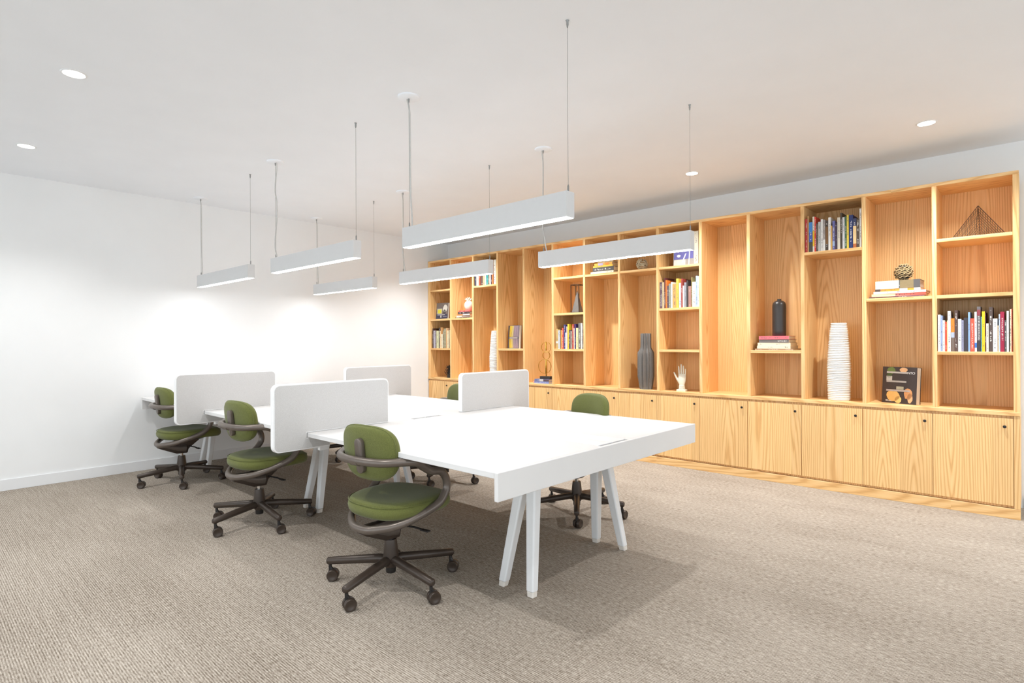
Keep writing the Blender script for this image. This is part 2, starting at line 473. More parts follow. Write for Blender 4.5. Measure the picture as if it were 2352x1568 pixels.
for i in range(14):
    x0 = 0.012 if i == 0 else P0 + PITCH * i + 0.0005
    x1 = P0 + PITCH * (i + 1) - 0.0005
    cab = empty('base_cabinet', ((x0 + x1) / 2, 0.2, 0.072))
    tag(cab, 'oak base cabinet with one door, ' + COLNAME[i], 'cabinet', 'row of oak base cabinets')
    board('carcass', M['oak_v'], x0, x1, 0.022, D1, 0.073, ZW - 0.029, cab, 0)
    d = board('door', M['oak_v'], x0 + 0.0012, x1 - 0.0012, -0.001, 0.019, ZD0, ZD1, cab)
    kb = MB().lathe([(0.004, 0), (0.005, 0.006), (0.0095, 0.009), (0.0105, 0.013), (0.009, 0.017), (0.004, 0.0185)], 20)
    k = kb.build('knob', M['knob'], d, smooth=40)
    kx = (x1 - 0.047) if i != 0 else 0.42
    k.location = (kx - (x0 + x1) / 2, -0.010, 0.645 - (ZD0 + ZD1) / 2); k.rotation_euler = (R(90), 0, 0)
side = board('side_stile', M['oak_v'], P0 + PITCH * 14 + 0.001, XE + 0.002, 0.0, D1, 0.073, ZW - 0.029, None)
tag(side, 'narrow oak end stile closing the right end of the cabinet row', 'panel')

# ------------------------------------------------------------------ bench desk
DX0, DX1, DY0, DY1, DZ, DT = 0.045, 4.942, -3.645, -1.828, 0.73, 0.026
DC = (DY0 + DY1) / 2
BX = [DX0 + 0.022, 1.712, 3.362, DX1 - 0.022]
LIDW = 0.128
desk = empty('bench_desk', (2.5, DC, 0))
tag(desk, 'long white six-seat bench desk with splayed white legs', 'desk')
def dpart(mb, name, mat, bevel=0.002, smooth=None, parent=desk, seg=1):
    o = mb.build(name, mat, None, bevel=bevel, seg=seg, smooth=smooth)
    o.parent = parent
    o.location = -Vector(desk.location) if parent is desk else (0, 0, 0)
    return o
g = 0.0012
for s in range(3):
    x0, x1 = BX[s] + g/2, BX[s+1] - g/2
    dpart(MB().box(x0, x1, DY0, DC - LIDW - 0.004, DZ - DT, DZ), 'desktop', M['lam'])
    dpart(MB().box(x0, x1, DC + LIDW + 0.004, DY1, DZ - DT, DZ), 'desktop', M['lam'])
    dpart(MB().box(x0 + 0.02, x1 - 0.02, DC - LIDW + 0.003, DC - 0.0055, DZ - 0.012, DZ + 0.0005), 'cable_lid', M['lid'])
    dpart(MB().box(x0 + 0.02, x1 - 0.02, DC + 0.0055, DC + LIDW - 0.003, DZ - 0.012, DZ + 0.0005), 'cable_lid', M['lid'])
    dpart(MB().box(x0, x1, DC - LIDW - 0.003, DC - LIDW - 0.001, DZ - 0.12, DZ - 0.013).box(x0, x1, DC + LIDW + 0.001, DC + LIDW + 0.003, DZ - 0.12, DZ - 0.013)
          .box(x0, x1, DC - LIDW, DC + LIDW, DZ - 0.125, DZ - 0.12), 'cable_tray', M['black'], 0)  # tray coloured black to put shade into the gaps round the lids
for x0, x1 in ((DX0, DX0 + 0.021), (DX1 - 0.021, DX1)):
    dpart(MB().box(x0, x1, DY0 - 0.002, DY1 + 0.002, DZ - 0.118, DZ + 0.0006), 'end_panel', M['lam'])
for yb in (-3.045, -2.43):
    dpart(MB().box(DX0 + 0.03, DX1 - 0.03, yb - 0.025, yb + 0.025, DZ - DT - 0.045, DZ - DT - 0.001), 'beam', M['steel_w'])
for lx in (0.31, 2.52, 4.606):
    for sy in (-1, 1):
        yt, yf = DC + sy * 0.315, DC + sy * 0.425
        dpart(MB().box(lx - 0.07, lx + 0.07, yt - 0.035, yt + 0.035, DZ - DT - 0.055, DZ - DT - 0.0455), 'leg_plate', M['steel_w'], 0.003)
        for sx in (-1, 1):
            T = Vector((lx + sx * 0.022, yt, DZ - DT - 0.05)); Fp = Vector((lx + sx * 0.098, yf, 0.0))
            def sect(p, w, d, ch=0.24):
                c = min(w, d) * ch
                return [(p.x + a, p.y + bb, p.z) for a, bb in ((-w, -d + c), (-w + c, -d), (w - c, -d), (w, -d + c), (w, d - c), (w - c, d), (-w + c, d), (-w, d - c))]
            def stick(t0, t1, k0, k1, name, mat, parent):
                mb = MB()
                p0, p1 = Fp.lerp(T, t0), Fp.lerp(T, t1)
                v = sect(p0, k0 * 0.027, k0 * 0.025) + sect(p1, k1 * 0.027, k1 * 0.025)
                mb.add(v, [tuple(range(7, -1, -1)), tuple(range(8, 16))] + [(i, (i+1) % 8, 8 + (i+1) % 8, 8 + i) for i in range(8)])
                return dpart(mb, name, mat, 0.002, None, parent)
            lg = stick(0.042, 1.0, 0.86, 1.24, 'leg', M['steel_w'], desk)
            stick(0.0, 0.040, 0.74, 0.80, 'foot', M['foot'], lg)

def divider(xc, side, label):
    """desk screen clamped on the desktop edge; side -1 = near edge, +1 = far edge"""
    t = 0.018
    def Y(y): return y if side < 0 else 2 * DC - y
    out = [(-3.85, 0.634), (-3.50, 0.634), (-3.50, 0.702), (-3.650, 0.702), (-3.650, 0.7315), (-3.072, 0.7315), (-3.072, 1.024), (-3.85, 1.024)]
    rad = [0.035, 0.004, 0, 0.002, 0.002, 0.006, 0.035, 0.035]
    e = empty('desk_divider', (xc, Y(-3.40), DZ + 0.002))
    tag(e, label, 'divider', 'screens dividing the desk places')
    def mk(poly, a0, a1, name, mat, bev):
        pts = [(Y(u) - e.location.y, v - e.location.z) for u, v in poly]
        o = MB().prism(pts, 'x', a0, a1).build(name, mat, e, bevel=bev, seg=2)
        return o
    edge = mk(round_poly(out, rad), -t, t, 'edge_trim', M['trim'], 0.002)
    inn = [(-3.842, 0.642), (-3.504, 0.642), (-3.504, 0.698), (-3.654, 0.698), (-3.654, 0.7375), (-3.080, 0.7375), (-3.080, 1.016), (-3.842, 1.016)]
    ri = [0.03, 0.003, 0, 0.002, 0.002, 0.004, 0.03, 0.03]
    mk(round_poly(inn, ri), t - 0.001, t + 0.0022, 'cloth_panel', M['screen'], 0.0008)
    mk(round_poly(inn, ri), -t - 0.0022, -t + 0.001, 'cloth_panel', M['screen'], 0.0008)
    cl = MB().box(-0.014, 0.014, -0.03, 0.03, -0.06, 0)
    o = cl.build('clamp', M['steel_w'], e, bevel=0.003); o.location = (0, Y(-3.47) - e.location.y, 0.700 - e.location.z)
    o.location.y = Y(-3.535) - e.location.y; o.location.z = 0.634 - e.location.z; o.scale = (1, 1, 0.35)
    return e
divider(3.361, -1, 'pale grey desk screen nearest the camera, behind the front green chair')
divider(1.711, -1, 'pale grey desk screen on the near edge, closest to the white end wall')
divider(3.341, 1, 'pale grey desk screen on the far edge, in front of the bookcase')
divider(1.711, 1, 'pale grey desk screen on the far edge, closest to the corner')

# ------------------------------------------------------------------ chairs
def sup(a, n):
    c, s = math.cos(a), math.sin(a)
    return math.copysign(abs(c) ** (2 / n), c), math.copysign(abs(s) ** (2 / n), s)

def seat_mesh():
    mb = MB(); n = 48
    prof = [(0.0, -0.040), (0.80, -0.040), (0.93, -0.034), (0.985, -0.018), (1.0, 0.002), (0.985, 0.020), (0.955, 0.032), (0.90, 0.040), (0.75, 0.043), (0.5, 0.040), (0.25, 0.036), (0.0, 0.035)]
    vs, fs = [], []
    for k, (s, z) in enumerate(prof):
        for i in range(n):
            a = 2 * PI * i / n; cx, cy = sup(a, 2.7)
            x, y = 0.238 * s * cx, 0.250 * s * cy
            zz = z - (0.022 * max(0, y / 0.245) ** 3) - (0.004 * max(0, -y / 0.245) ** 2)
            vs.append((x, y, zz))
    for k in range(len(prof) - 1):
        for i in range(n):
            j = (i + 1) % n
            fs.append((k*n+i, k*n+j, (k+1)*n+j, (k+1)*n+i))
    me = mb.add(vs, fs).mesh('seat')
    bm = bmesh.new(); bm.from_mesh(me); bmesh.ops.remove_doubles(bm, verts=bm.verts, dist=1e-5); bm.to_mesh(me); bm.free()
    return me

def back_curve(x): return 0.72 * x * x            # pad edges wrap forward

def back_mesh():
    """pillow with rounded corners, in local x (width), z (height); front is +y"""
    n = 56; W, Hh, T = 0.203, 0.138, 0.031
    vs, fs = [], []
    rings = [(0.0, -1.0), (0.55, -1.0), (0.86, -0.96), (0.95, -0.72), (0.99, -0.3), (1.0, 0.0), (0.99, 0.3), (0.955, 0.7), (0.88, 0.95), (0.55, 1.0), (0.0, 0.98)]
    for s, yy in rings:
        for i in range(n):
            a = 2 * PI * i / n; cx, cz = sup(a, 3.2)
            wz = 1.0 - 0.10 * max(0, -cz)          # narrower at the bottom
            x, z = W * s * cx * wz, Hh * s * cz
            vs.append((x, T * yy + back_curve(x) - 0.10 * z, z))
    for k in range(len(rings) - 1):
        for i in range(n):
            j = (i + 1) % n
            fs.append((k*n+i, k*n+j, (k+1)*n+j, (k+1)*n+i))
    me = MB().add(vs, fs).mesh('backrest')
    bm = bmesh.new(); bm.from_mesh(me); bmesh.ops.remove_doubles(bm, verts=bm.verts, dist=1e-5); bm.to_mesh(me); bm.free()
    return me

def frame_path():
    w, yf, zaf, zab, yb, zl, yl, wl, wb = 0.262, 0.150, 0.612, 0.682, -0.222, 0.335, -0.190, 0.188, 0.158
    h = [(0.45*wl, yl+0.015, zl+0.008), (wl, yl+0.10, zl+0.035), (w*0.97, yf-0.075, zl+0.098), (w, yf-0.016, zl+0.150), (w, yf, zaf-0.085),
         (w, yf-0.012, zaf-0.040), (w, yf-0.050, zaf-0.006), (w, yf-0.115, zaf+0.006), (w, -0.02, (zaf+zab)/2+0.002), (w, yb+0.14, zab), (wb, yb+0.03, zab)]
    right = [(0, yl, zl)] + h + [(0, yb, zab)]
    left = [(-x, y, z) for x, y, z in reversed(h)]
    return catmull(right + left, 8, closed=True)

ME = {}
def make_chair():
    t = empty('task_chair', (0, 0, 0))
    up = []                                        # upper part moves with the seat height
    seat = mesh_obj('seat', seat_mesh(), M['green'], t, (0, 0.064, 0.426), smooth=60)
    # seam around the cushion
    sm = MB().tube([(0.2345 * sup(2*PI*i/60, 2.7)[0], 0.2465 * sup(2*PI*i/60, 2.7)[1], 0.028 - 0.022 * max(0, sup(2*PI*i/60, 2.7)[1]) ** 3) for i in range(60)], 0.0022, 6, closed=True)
    sm.build('seam', M['green'], seat, smooth=60)
    under = MB().lathe([(0.0, -0.02), (0.12, -0.02), (0.17, -0.004), (0.175, 0.0)], 28).build('seat_shell', M['black'], seat, (0, -0.005, -0.042), smooth=50)
    back = mesh_obj('backrest', back_mesh(), M['green'], t, (0, -0.150, 0.712), smooth=60)
    bs = []
    for i in range(64):
        cx, cz = sup(2*PI*i/64, 3.2); wz = 1.0 - 0.10 * max(0, -cz)
        x, z = 0.2005 * cx * wz, 0.1365 * cz
        bs.append((x, -0.012 + back_curve(x) - 0.10 * z, z))
    MB().tube(bs, 0.0022, 6, closed=True).build('seam', M['green'], back, smooth=60)
    fr = MB().tube(frame_path(), 0.0205, 14, closed=True).build('tube_frame', M['tube'], t, smooth=60)
    # back clip: upright rounded plate between tube and pad
    poly = round_poly([(-0.026, -0.088), (0.026, -0.088), (0.026, 0.088), (-0.026, 0.088)], 0.0255)
    clip = MB().prism(poly, 'y', -0.012, 0.012).build('back_clip', M['tube'], t, (0, -0.193, 0.700), (R(6), 0, 0), bevel=0.004, smooth=50)
    MB().tube([(-0.028, 0, 0), (0.028, 0, 0)], 0.0228, 14).build('sleeve', M['tube'], clip, (0, -0.028, -0.018), smooth=40)
    # mechanism: wedge from the rear of the loop to the column, up to the seat
    mech = [(-0.205, 0.318), (-0.175, 0.298), (-0.045, 0.240), (0.045, 0.236), (0.055, 0.275), (0.15, 0.350), (0.15, 0.385), (0.02, 0.372), (-0.06, 0.345), (-0.19, 0.348)]
    mc = MB().prism(mech, 'x', -0.024, 0.024).build('mechanism', M['bronze'], t, bevel=0.008, seg=2, smooth=40)
    MB().tube([(0, -0.19, 0.329), (0, -0.10, 0.307), (0, -0.03, 0.287), (0, 0.03, 0.283)], lambda s: 0.023 + 0.018 * s, 14).build('rear_arm', M['tube'], mc, smooth=50)
    MB().box(-0.05, 0.05, -0.06, 0.13, 0.355, 0.385).build('seat_bracket', M['black'], mc, bevel=0.003)
    MB().tube([(0.03, 0.05, 0.30), (0.12, 0.07, 0.297), (0.175, 0.075, 0.292)], 0.0055, 8).box(0.150, 0.205, 0.064, 0.088, 0.288, 0.296).build('lever', M['black'], mc, bevel=0.002)
    up += [seat, back, fr, clip, mc]
    # column and star base
    sh = MB().lathe([(0.0, 0.20), (0.0135, 0.20), (0.0135, 0.285), (0.0, 0.285)], 20, cap=False).build('gas_spring', M['chrome'], t, smooth=40)
    up.append(sh)
    MB().lathe([(0.0, 0.062), (0.024, 0.062), (0.026, 0.066), (0.026, 0.11), (0.0, 0.11)], 22, cap=False).build('gas_cylinder', M['black'], t, smooth=40)
    MB().lathe([(0.0, 0.092), (0.030, 0.092), (0.041, 0.112), (0.040, 0.150), (0.0345, 0.200), (0.031, 0.228), (0.029, 0.236), (0.0, 0.236)], 28, cap=False).build('column', M['bronze'], t, smooth=45)
    for k in range(5):
        a = 2 * PI * k / 5
        d = Vector((math.cos(a), math.sin(a), 0))
        pts = [d * 0.02 + Vector((0, 0, 0.128)), d * 0.06 + Vector((0, 0, 0.131)), d * 0.20 + Vector((0, 0, 0.118)), d * 0.345 + Vector((0, 0, 0.104)), d * 0.352 + Vector((0, 0, 0.1035))]
        lg = MB().tube(pts, lambda s: 0.0255 - 0.0085 * s if s < 0.98 else 0.013, 14).build('base_leg', M['bronze'], t, smooth=50)
        # caster: stem, twin wheels
        ca = R(-32) + [0.25, -0.35, 0.45, -0.15, 0.3][k]
        wd = Vector((math.cos(ca), math.sin(ca), 0)); tr = Vector((-wd.y, wd.x, 0))
        c = d * 0.335 + tr * 0.014
        cs = MB().tube([d * 0.335 + Vector((0, 0, 0.098)), d * 0.335 + Vector((0, 0, 0.048))], 0.0085, 10)
        cs.tube([d * 0.335 + Vector((0, 0, 0.072)), c + Vector((0, 0, 0.05)), c + Vector((0, 0, 0.033))], 0.010, 8)
        cs.build('caster_stem', M['black'], lg, smooth=50)
        for s in (-1, 1):
            w = MB()
            z0 = 0.0305
            pr = [(0.0, 0.004), (0.026, 0.004), (0.0305, 0.007), (0.0305, 0.020), (0.027, 0.0245), (0.018, 0.0245), (0.016, 0.023), (0.0, 0.023)]
            n = 24
            base = []
            for (r, off) in pr:
                for i in range(n):
                    b = 2 * PI * i / n
                    p = c + wd * (s * off) + tr * (r * math.cos(b)) + Vector((0, 0, z0 + r * math.sin(b)))
                    base.append(p)
            w.add(base, [(q*n+i, q*n+(i+1) % n, (q+1)*n+(i+1) % n, (q+1)*n+i) for q in range(len(pr)-1) for i in range(n)])
            w.build('caster_wheel', M['bronze'], lg, smooth=40)
    return t

proto = make_chair()
UPPER = ('seat', 'backrest', 'tube_frame', 'back_clip', 'mechanism', 'gas_spring')
CH = [  # x, y, heading (deg clockwise from +y), star angle, seat raise, label
    (4.057, -3.540, -5.6, -1.0, 0.0, 'green task chair nearest the camera, at the front of the bench desk'),
    (2.520, -3.560, -3.0, -3.0, 0.02, 'green task chair in the middle of the near desk side, between two screens'),
    (0.790, -3.520, -2.0, -17.0, 0.02, 'green task chair on the near desk side closest to the white end wall'),
    (4.066, -1.910, 196.0, 18.0, 0.02, 'green task chair on the far desk side, its back rising over the desk end'),
    (2.540, -1.850, 196.0, 5.0, 0.02, 'green task chair on the far desk side, half hidden behind the far screen'),
    (0.950, -1.880, 184.0, 18.0, 0.02, 'green task chair on the far desk side, only its base showing under the desk')]
for i, (x, y, hd, star, dz, label) in enumerate(CH):
    c = copy_tree(proto) if i < len(CH) - 1 else proto
    c.location = (x, y, 0)
    c.rotation_euler = (0, 0, R(-hd))
    tag(c, label, 'chair', 'green task chairs at the bench desk')
    for ch in c.children:
        nm = ch.name.split('.')[0]
        if nm in UPPER: ch.location.z += dz
        elif nm in ('base_leg',): ch.rotation_euler = (0, 0, R(star + hd))

# ------------------------------------------------------------------ pendant lights
def pendant(xa, xb, yc, label, wob):
    z0, hh, w = 1.832, 0.118, 0.030
    e = empty('pendant_light', ((xa + xb) / 2, yc, z0))
    tag(e, label, 'pendant light', 'linear pendant lights over the desk')
    L2 = (xb - xa) / 2
    MB().box(-L2, L2, -w, w, 0.0, hh).build('housing', M['housing'], e)
    MB().box(-L2 + 0.004, L2 - 0.004, -w + 0.004, w - 0.004, -0.0015, 0.0).build('diffuser', M['diffuser'], e)
    top = ZC - z0
    for k, (dx, canopy) in enumerate(((-L2 + 0.032, True), (L2 - 0.008, False))):
        dx = -L2 + 0.032 if canopy else L2 - 0.012
        cb = MB().tube([(dx, 0, hh), (dx, 0, top - 0.01)], 0.0011, 6).build('suspension_cable', M['cable'], e)
        MB().lathe([(0.0, hh), (0.0045, hh), (0.0045, hh + 0.026), (0.002, hh + 0.034), (0, hh + 0.034)], 12, (dx, 0, 0), cap=False).build('cable_gripper', M['cable'], cb, smooth=40)
        MB().lathe([(0, top - 0.034), (0.003, top - 0.034), (0.0055, top - 0.02), (0.0055, top - 0.006), (0.009, top), (0, top)], 12, (dx, 0, 0), cap=False).build('ceiling_anchor', M['cable'], cb, smooth=40)
        if canopy:
            MB().lathe([(0.0, top - 0.012), (0.058, top - 0.012), (0.0645, top - 0.008), (0.066, top), (0.0, top)], 36, (dx, 0, 0), cap=False).build('canopy', M['ceil'], e, smooth=40)
            pts = [(dx + 0.028, 0.0, hh - 0.002)]
            for t, ox in wob: pts.append((dx + ox, 0.004, hh + (top - hh) * t))
            pts.append((dx - 0.016 if wob[-1][1] < 0 else dx + 0.02, 0.0, top - 0.012))
            MB().tube(catmull(pts, 8), 0.0048, 8).build('power_cord', M['cord'], e, smooth=60)
    return e
straight = [(0.10, 0.020), (0.28, 0.008), (0.60, 0.006), (0.85, 0.004), (0.93, -0.006)]
wavy = [(0.13, -0.022), (0.30, -0.002), (0.45, 0.018), (0.60, 0.010), (0.70, -0.014), (0.82, -0.002), (0.92, 0.014)]
bent = [(0.13, 0.004), (0.30, -0.016), (0.6, -0.008), (0.85, -0.006), (0.93, -0.012)]
pendant(3.740, 4.975, -3.192, 'white linear pendant light nearest the camera, the largest one', straight)
pendant(1.960, 3.195, -3.188, 'white linear pendant light over the near desk side, in the middle of its row', wavy)
pendant(0.268, 1.500, -3.180, 'white linear pendant light over the near desk side, closest to the end wall', straight)
pendant(3.740, 4.970, -1.918, 'white linear pendant light over the far desk side, rightmost of its row', bent)
pendant(1.958, 3.196, -1.914, 'white linear pendant light over the far desk side, in the middle of its row', bent)
pendant(0.238, 1.470, -1.895, 'white linear pendant light over the far desk side, closest to the end wall', straight)

# ------------------------------------------------------------------ recessed downlights
def downlight(x, y, label):
    e = empty('downlight', (x, y, ZC))
    tag(e, label, 'downlight', 'round recessed ceiling downlights')
    n = 40
    MB().lathe([(0.049, -0.001), (0.052, -0.004), (0.058, -0.004), (0.061, 0.0)], n, cap=False).build('trim_ring', M['base'], e, smooth=60)
    MB().lathe([(0.0, -0.0015), (0.049, -0.0015), (0.049, -0.0005), (0.0, -0.0005)], n, cap=False).build('lens', M['lens'], e)
    ld = bpy.data.lights.new('downlight_beam', 'SPOT'); ld.energy = DOWN_W * (1.9 if y > -2 else 1.0); ld.color = (0.98, 0.99, 1.0)
    ld.spot_size = R(124); ld.spot_blend = 0.9; ld.shadow_soft_size = 0.03
    lo = bpy.data.objects.new('downlight_beam', ld); lo.location = (0, 0, -0.008); link(lo, e)
downlight(1.008, -4.625, 'small round ceiling downlight closest to the end wall, at the left edge')
downlight(2.677, -4.625, 'round ceiling downlight in the upper left, larger of the left pair')
downlight(4.346, -4.625, 'round ceiling downlight of the near row, above the front of the desk')
downlight(6.015, -4.625, 'round ceiling downlight of the near row, over the camera')
downlight(0.985, -0.518, 'round ceiling downlight before the bookcase, closest to the end wall')
downlight(2.650, -0.518, 'round ceiling downlight before the bookcase, hidden behind the large pendant')
downlight(4.322, -0.520, 'small round ceiling downlight before the middle of the bookcase')
downlight(6.006, -0.516, 'round ceiling downlight before the right end of the bookcase')
downlight(7.680, -4.625, 'added unseen ceiling downlight in line with the near row, right of the camera')  # unseen, added to brighten the floor and ceiling on the right
downlight(7.680, -0.518, 'added unseen ceiling downlight past the right end of the bookcase')  # unseen, added to brighten the right end of the bookcase

# ------------------------------------------------------------------ books
COLW = [col_x(i)[1] - col_x(i)[0] for i in range(14)]
def cname(c):
    """everyday name of a colour given as sRGB"""
    r, g_, b = c
    mx_, mn = max(c), min(c)
    if mx_ - mn < 26:
        return 'white' if mx_ > 215 else 'light grey' if mx_ > 165 else 'grey' if mx_ > 105 else 'charcoal'
    if r > 205 and g_ > 190 and b > 150: return 'cream'
    if r > 200 and g_ > 170: return 'yellow'
    if r > 215 and g_ > 115 and b < 110: return 'orange'
    if r > 150 and g_ > 115 and b < 150 and r > b + 30: return 'tan'
    if r > 200 and g_ < 130 and b > 110: return 'pink'
    if r > 140 and g_ < 95: return 'red'
    if b > r + 15 and b > g_: return 'pale blue' if mx_ > 175 else 'blue' if mx_ > 110 else 'navy'
    if g_ > r + 6 and g_ > b - 10: return 'green' if abs(g_ - b) > 20 else 'teal'
    if b > g_ and r > g_: return 'mauve' if mx_ > 120 else 'plum'
    return 'dark brown' if mx_ < 125 else 'brown'

ORD = ['first', 'second', 'third', 'fourth', 'fifth', 'sixth', 'seventh', 'eighth', 'ninth', 'tenth', 'eleventh', 'twelfth', 'thirteenth', 'fourteenth', 'fifteenth',
       'sixteenth', 'seventeenth', 'eighteenth', 'nineteenth', 'twentieth', 'twenty-first', 'twenty-second', 'twenty-third', 'twenty-fourth', 'twenty-fifth', 'twenty-sixth', 'twenty-seventh', 'twenty-eighth']

def book(t, h, d, col, label, group, band=None, cat='book', mat='cover'):
    """upright book, spine at local y=0 facing -y, standing on z=0, thickness along x; cover mesh is the thing"""
    c = min(0.0022, t * 0.18)
    mb = MB()
    mb.box(-t/2, -t/2 + c, 0, d, 0, h).box(t/2 - c, t/2, 0, d, 0, h)
    mb.box(-t/2 + c, t/2 - c, 0, c, 0, h)
    o = mb.build('book', M[mat])
    o.color = lin(*col)
    pg = MB().box(-t/2 + c, t/2 - c, c + 0.001, d - 0.004, 0.003, h - 0.004).build('pages', M['pages'], o)
    if band:
        for (z0, z1, bc_) in band:
            q = MB().box(-t/2 + 0.0002, t/2 - 0.0002, -0.0006, 0.0002, h * z0, h * z1).build('spine_print', M['tint'], o)
            q.color = lin(*bc_)
    tag(o, label, cat, group)
    return o

def row(ci, z, where, data, y0=0.012, fill=1.0, x_start=None):
    """data: (x0, x1, height, colour[, bands]) with x in any linear unit spanning the column"""
    x0c, x1c = col_x(ci)
    lo, hi = data[0][0], data[-1][1]
    a = x0c + 0.004 if x_start is None else x_start
    sc = (x1c - 0.004 - a) / (hi - lo)
    n = len(data)
    for k, it in enumerate(data):
        u0, u1, h, col = it[:4]
        band = it[4] if len(it) > 4 else None
        xa, xb = a + (u0 - lo) * sc, a + (u1 - lo) * sc
        if k + 1 < n: xb = min(xb, a + (data[k+1][0] - lo) * sc)
        t = max(0.004, xb - xa - 0.0008)
        d = min(0.27, 0.16 + 0.30 * max(0, h - 0.17)) + rng.uniform(-0.01, 0.01)
        pos = ORD[k] + ' from the left'
        if k == n - 1: pos = 'last on the right'
        lab = '%s %s book, %s in row %s' % ('tall' if h > 0.28 else 'short' if h < 0.225 else 'upright', cname(col), pos, where)
        o = book(t, h, d, col, lab, 'upright books ' + where, band)
        o.location = ((xa + xb) / 2, y0 + rng.uniform(0, 0.006), z)

row(13, ZS[0], 'of the rightmost column', [
    (135, 215, .275, (238, 240, 244)), (215, 268, .268, (158, 174, 212)), (268, 335, .232, (240, 238, 222)), (335, 392, .220, (226, 82, 56)), (392, 410, .230, (246, 214, 140)),
    (412, 497, .300, (243, 242, 244)), (500, 603, .245, (240, 140, 48), [(0.0, 0.42, (128, 110, 100)), (0.42, 0.58, (190, 200, 222))]), (603, 690, .305, (92, 68, 62)), (695, 790, .240, (240, 240, 234)),
    (790, 855, .230, (150, 150, 176)), (855, 970, .248, (62, 56, 62)), (972, 1025, .288, (150, 184, 236)), (1030, 1140, .241, (240, 92, 68)), (1143, 1205, .289, (244, 242, 244), [(0.1, 0.22, (70, 130, 214))]),
    (1208, 1305, .326, (110, 104, 106), [(0.80, 0.93, (150, 66, 74)), (0.0, 0.25, (66, 62, 66))]), (1310, 1335, .252, (84, 158, 172)), (1338, 1420, .290, (242, 202, 40)), (1420, 1450, .282, (92, 42, 50)),
    (1450, 1515, .203, (236, 228, 208)), (1520, 1620, .320, (88, 72, 66)), (1622, 1740, .236, (240, 238, 232)), (1741, 1772, .187, (222, 190, 148)), (1772, 1810, .268, (186, 200, 216)),
    (1812, 1918, .284, (166, 32, 66)), (1920, 1970, .223, (82, 80, 80)), (1972, 2030, .288, (240, 244, 236)), (2052, 2095, .300, (238, 226, 196)), (2096, 2118, .302, (214, 82, 44))])
row(11, ZS[2], 'above the tall white vase', [
    (255, 325, .288, (186, 52, 50)), (325, 365, .312, (196, 150, 96)), (367, 470, .255, (66, 96, 176), [(0.0, 0.34, (74, 68, 56)), (0.66, 1.0, (70, 136, 206))]), (472, 525, .300, (226, 214, 196), [(0.16, 0.6, (238, 196, 40))]),
    (525, 570, .297, (212, 58, 44)), (572, 600, .240, (90, 92, 92)), (600, 628, .232, (104, 82, 62)), (628, 700, .250, (186, 184, 180)), (702, 768, .270, (230, 228, 224)), (770, 833, .262, (150, 140, 136), [(0.0, 0.36, (232, 230, 226))]),
    (835, 915, .252, (70, 58, 48), [(0.22, 0.80, (128, 92, 54))]), (918, 985, .276, (236, 232, 226)), (987, 1030, .203, (206, 160, 88)), (1032, 1098, .242, (108, 108, 170), [(0.14, 0.30, (168, 190, 224))]), (1100, 1160, .220, (70, 54, 72)),
    (1165, 1245, .266, (214, 204, 188)), (1250, 1300, .300, (70, 58, 44)), (1302, 1365, .262, (208, 206, 204)), (1368, 1420, .266, (66, 100, 74)), (1422, 1475, .276, (222, 194, 70)), (1480, 1588, .272, (42, 54, 106)),
    (1590, 1680, .240, (52, 58, 92), [(0.14, 0.74, (228, 194, 140)), (0.0, 0.14, (180, 100, 48))]), (1682, 1756, .234, (78, 64, 52)), (1762, 1810, .314, (232, 230, 224))])
row(8, ZS[1], 'two levels above the hand', [
    (145, 190, .268, (110, 88, 96)), (190, 226, .266, (206, 184, 146)), (227, 248, .310, (104, 52, 54)), (250, 280, .285, (236, 128, 50)), (281, 310, .228, (92, 74, 84)), (312, 349, .246, (146, 148, 132)), (350, 377, .262, (238, 234, 226)),
    (379, 446, .242, (212, 162, 96)), (448, 490, .292, (236, 198, 84)), (497, 535, .246, (200, 214, 226)), (537, 565, .287, (164, 72, 62)), (567, 592, .216, (238, 234, 224)), (594, 632, .246, (152, 152, 158)), (635, 664, .266, (66, 56, 52)),
    (666, 714, .207, (168, 124, 112)), (716, 734, .293, (150, 136, 88)), (736, 795, .246, (240, 234, 216)), (797, 824, .304, (170, 186, 208)), (825, 855, .298, (216, 214, 218))])
row(5, ZS[0], 'under the framed pyramid', [
    (165, 212, .238, (206, 172, 106), [(0.28, 0.38, (238, 234, 224))]), (215, 262, .220, (196, 196, 198)), (263, 275, .240, (92, 74, 62)), (276, 300, .222, (236, 158, 74)), (301, 332, .246, (230, 92, 66)), (335, 372, .285, (70, 66, 122)), (373, 395, .191, (238, 234, 222)),
    (396, 414, .262, (222, 196, 190)), (415, 445, .290, (242, 206, 60)), (447, 475, .220, (66, 52, 84)), (476, 514, .212, (150, 132, 116)), (516, 545, .286, (206, 84, 70)), (546, 565, .240, (232, 218, 188)), (566, 589, .288, (82, 64, 116)), (591, 638, .242, (240, 226, 164)),
    (640, 689, .300, (116, 110, 104)), (691, 715, .298, (236, 232, 222)), (716, 752, .282, (132, 122, 114))], x_start=col_x(5)[0] + 0.02)
row(0, ZS[0], 'beside the end wall', [
    (175, 195, .288, (74, 46, 34)), (196, 240, .256, (176, 170, 182)), (241, 262, .262, (96, 70, 52)), (263, 310, .252, (208, 206, 164)), (311, 335, .294, (62, 52, 44)), (336, 355, .250, (232, 212, 172)), (357, 372, .300, (212, 158, 102)), (373, 398, .204, (240, 228, 198)),
    (399, 430, .257, (136, 124, 96)), (431, 470, .282, (150, 144, 112)), (471, 500, .288, (206, 162, 116)), (501, 530, .252, (240, 222, 180)), (531, 550, .282, (120, 84, 58)), (551, 572, .257, (206, 202, 166))], x_start=col_x(0)[0] + 0.03)
